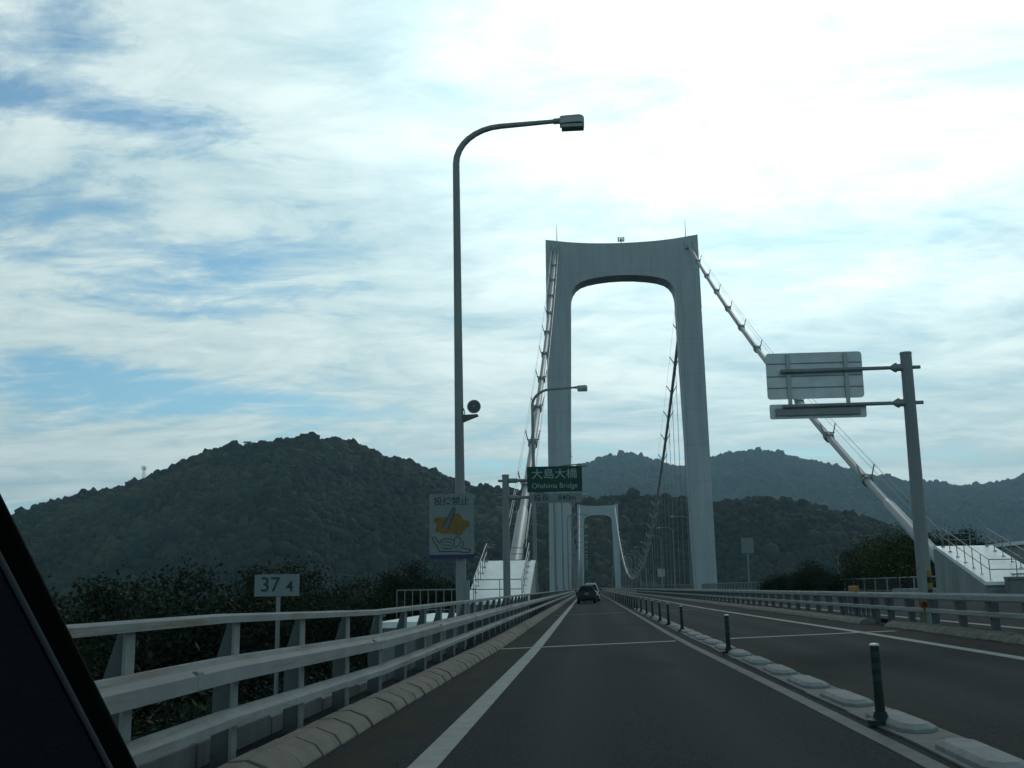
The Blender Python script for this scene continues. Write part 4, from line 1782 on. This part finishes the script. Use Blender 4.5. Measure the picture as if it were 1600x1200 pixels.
# radio mast and lookout on the hill
x, y = px2x(212, 1200), 1200.0
zb = float(hillA(x, y)) + 2
zt = px2z(212, 727, y)
t = thing('radio_mast', 'thin lattice radio mast on the ridge of the left hill', 'mast', (x, y, zb))
hh = zt - zb
b = MB()
for sx_, sy_ in ((-1, -1), (1, -1), (1, 1), (-1, 1)):
    b.tube([(sx_ * 1.3, sy_ * 1.3, 0), (sx_ * 0.9, sy_ * 0.9, hh)], 0.17, 5)
k = int(hh / 2.4)
for i in range(k):
    z = 2.4 * i
    s = 1 if i % 2 else -1
    b.tube([(-1.2 * s, -1.2, z), (1.2 * s, -1.2, z + 2.4)], 0.10, 4)
b.build('lattice', M['steel'], t)
for z in (0.82, 0.93):
    b = MB()
    b.box((-2.1, -2.1, hh * z), (2.1, 2.1, hh * z + 0.5))
    for i in range(4):
        b.box((-2.2 + 1.3 * i, -2.3, hh * z + 0.2), (-1.8 + 1.3 * i, -2.0, hh * z + 2.1))
    b.build('antenna_platform', M['sign_white'], t)
x, y = px2x(383, 1250), 1245.0
zb = float(hillA(x, y)) + 1
zt = px2z(383, 687, y)
t = thing('lookout_hut', 'tiny roofed lookout hut on top of the left hill', 'lookout', (x, y, zb))
hh = max(6.0, zt - zb)
b = MB()
for sx_ in (-2.6, 2.6):
    for sy_ in (-2, 2):
        b.box((sx_ - 0.3, sy_ - 0.3, 0), (sx_ + 0.3, sy_ + 0.3, hh - 2))
b.box((-3.4, -2.6, hh - 5.2), (3.4, 2.6, hh - 3.6))
b.build('deck', M['concrete_dark'], t)
b = MB()
b.prism([(-5.2, hh - 2), (5.2, hh - 2), (4.2, hh - 0.9), (-4.2, hh - 0.9)], -3, 3)
b.build('roof', M['concrete_dark'], t)


# ------------------------------------------------------------------ cars ahead
def make_car(name, label, loc, paint, W_, H_, L_, wag):
    """seen from behind; origin on the road under the rear axle line, nose towards +Y"""
    t = thing(name, label, 'car', loc)
    w = W_ / 2
    # lower body
    secs = [(-0.75, 0.86, 0.36, 0.82), (-0.62, 0.97, 0.24, 0.93), (0.2, 1.0, 0.20, 0.95), (L_ * 0.55, 1.0, 0.20, 0.93), (L_ * 0.72, 0.98, 0.2, 0.88), (L_ * 0.80, 0.85, 0.28, 0.72)]
    def loft(secs, m, nm):
        b = MB()
        n = 8
        v, f = [], []
        for y, k, za, zb_ in secs:
            a = w * k
            v += [(-a * 0.94, y, za), (-a, y, za + 0.12), (-a, y, zb_ - 0.14), (-a * 0.93, y, zb_), (a * 0.93, y, zb_), (a, y, zb_ - 0.14), (a, y, za + 0.12), (a * 0.94, y, za)]
        for i in range(len(secs) - 1):
            for q in range(n):
                j = (q + 1) % n
                f.append((i * n + q, i * n + j, i * n + n + j, i * n + n + q))
        f += [tuple(range(n)), tuple(reversed(range((len(secs) - 1) * n, len(secs) * n)))]
        b.add(v, f)
        return b.build(nm, m, t, bevel=0.02)
    loft(secs, paint, 'body')
    zb_ = 0.93
    rear, front = (-0.66, L_ * 0.52)
    tr, tf = rear + wag, front - 0.75
    a, c = w * 0.92, w * 0.60
    b = MB()
    b.hexa([(-a, rear, zb_ - 0.03), (a, rear, zb_ - 0.03), (a * 0.95, front, zb_ - 0.03), (-a * 0.95, front, zb_ - 0.03), (-c, tr, H_ - 0.07), (c, tr, H_ - 0.07), (c * 0.96, tf, H_ - 0.07), (-c * 0.96, tf, H_ - 0.07)])
    b.build('cabin', paint, t, bevel=0.03)
    b = MB()
    b.hexa([(-c - 0.03, tr - 0.06, H_ - 0.075), (c + 0.03, tr - 0.06, H_ - 0.075), (c, tf, H_ - 0.075), (-c, tf, H_ - 0.075), (-c * 0.9, tr + 0.06, H_), (c * 0.9, tr + 0.06, H_), (c * 0.85, tf - 0.05, H_), (-c * 0.85, tf - 0.05, H_)])
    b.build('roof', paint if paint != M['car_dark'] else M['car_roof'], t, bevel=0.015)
    b = MB()
    y0, y1 = rear - 0.004, tr - 0.004
    kk = lambda s: (a + (c - a) * s, y0 + (y1 - y0) * s - 0.012, zb_ - 0.03 + (H_ - 0.07 - zb_ + 0.03) * s)
    p0, p1 = kk(0.14), kk(0.90)
    b.hexa([(-p0[0] + 0.09, p0[1], p0[2]), (p0[0] - 0.09, p0[1], p0[2]), (p0[0] - 0.09, p0[1] + 0.02, p0[2]), (-p0[0] + 0.09, p0[1] + 0.02, p0[2]),
            (-p1[0] + 0.08, p1[1], p1[2]), (p1[0] - 0.08, p1[1], p1[2]), (p1[0] - 0.08, p1[1] + 0.02, p1[2]), (-p1[0] + 0.08, p1[1] + 0.02, p1[2])])
    b.build('rear_window', M['glass'], t)
    for s in (-1, 1):
        b = MB()
        b.prism([(rear + 0.30, zb_ + 0.04), (front - 0.35, zb_ + 0.04), (tf - 0.05, H_ - 0.14), (tr + 0.18, H_ - 0.14)], 0, 0.012, 'x')
        o = b.build('side_window', M['glass'], t)
        o.location = (s * (w * 0.875), 0, 0)
        o.rotation_euler = (0, 0, 0)
        for q, vtx in enumerate(o.data.vertices):
            vtx.co.x += -s * (vtx.co.z - zb_ - 0.03) * (a - c) / (H_ - zb_) + (0.01 if s > 0 else -0.022)
        b = MB()
        b.box((s * (w - 0.02) - 0.10, -0.78, 0.62), (s * (w - 0.02) + 0.02 * (1 if s > 0 else 5) - (0.0 if s > 0 else 0.0), -0.60, 0.90))
        b.build('tail_lamp', M['tail'], t, bevel=0.02)
        b = MB()
        xx = s * (w + 0.0)
        b.box((min(xx, xx + s * 0.16), L_ * 0.43, 0.92), (max(xx, xx + s * 0.16), L_ * 0.43 + 0.08, 1.06))
        b.build('mirror', M['black'], t, bevel=0.02)
        for yy in (0.0, L_ * 0.58):
            b = MB()
            b.tube([(s * (w - 0.22), yy, 0.31), (s * (w - 0.02), yy, 0.31)], 0.31, 24)
            o = b.build('wheel', M['rubber'], t)
            b = MB()
            b.tube([(s * (w - 0.03), yy, 0.31), (s * (w - 0.005), yy, 0.31)], 0.19, 18)
            b.build('rim', M['lamp'], o)
    b = MB()
    b.box((-w * 0.9, -0.84, 0.30), (w * 0.9, -0.62, 0.54))
    b.build('bumper', M['black'], t, bevel=0.04)
    b = MB()
    b.box((-0.17, -0.80, 0.68), (0.17, -0.765, 0.84))
    b.build('number_plate', M['plate'], t)
    return t


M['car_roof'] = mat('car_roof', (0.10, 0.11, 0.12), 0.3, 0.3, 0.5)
make_car('estate_car', 'dark hatchback driving ahead in our lane', (-0.08, 86.5, 0.0), M['car_dark'], 1.52, 1.40, 4.1, 0.35)
make_car('estate_car', 'pale car just ahead of the dark hatchback, only its roof showing', (0.30, 97.0, 0.0), M['car_white'], 1.50, 1.60, 3.4, 0.35)

# ------------------------------------------------------------------ windscreen pillar of our own car
t = thing('windscreen_pillar', 'black windscreen pillar of the car we ride in, with a painted seam', 'car pillar', (0, 0, 0))


def cam_pt(u, v, d):
    return _M @ Vector(((u - 800) / F * d, -(v - 600) / F * d, -d))


dA, dB = 0.62, 0.86


def pillar(edge, m, nm, dn):
    """edge: offsets in metres across the pillar from its clear edge (0) outward; two ends joined as a solid bar"""
    e0, e1, thick = edge
    p0, p1 = cam_pt(-76, 618, dA), cam_pt(262, 1294, dB)
    axis = (p1 - p0).normalized()
    p0, p1 = p0 - axis * 0.55, p1 + axis * 0.25
    viewd = (cam_pt(93, 956, 0.74) - Vector((0, 0, CAM_H))).normalized()
    side = axis.cross(viewd).normalized()
    if side.x > 0:
        side = -side
    nrm = side.cross(axis).normalized()
    if nrm.dot(viewd) < 0:
        nrm = -nrm
    b = MB()
    ring0, ring1 = [], []
    for a, d in ((e0, dn), (e1, dn), (e1, dn + thick), (e0, dn + thick)):
        ring0.append(p0 + side * a + nrm * d)
        ring1.append(p1 + side * a + nrm * d)
    b.hexa(ring0 + ring1)
    return b.build(nm, m, t, bevel=0.003)


pillar((0.0, 0.020, 0.03), M['rubber'], 'rubber_seal', 0.004)
pillar((0.0145, 0.0185, 0.008), M['trim_highlight'], 'highlight', -0.0035)  # highlight along the pillar edge, put in as a paler strip
pillar((0.019, 0.16, 0.05), M['trim'], 'trim_panel', -0.002)
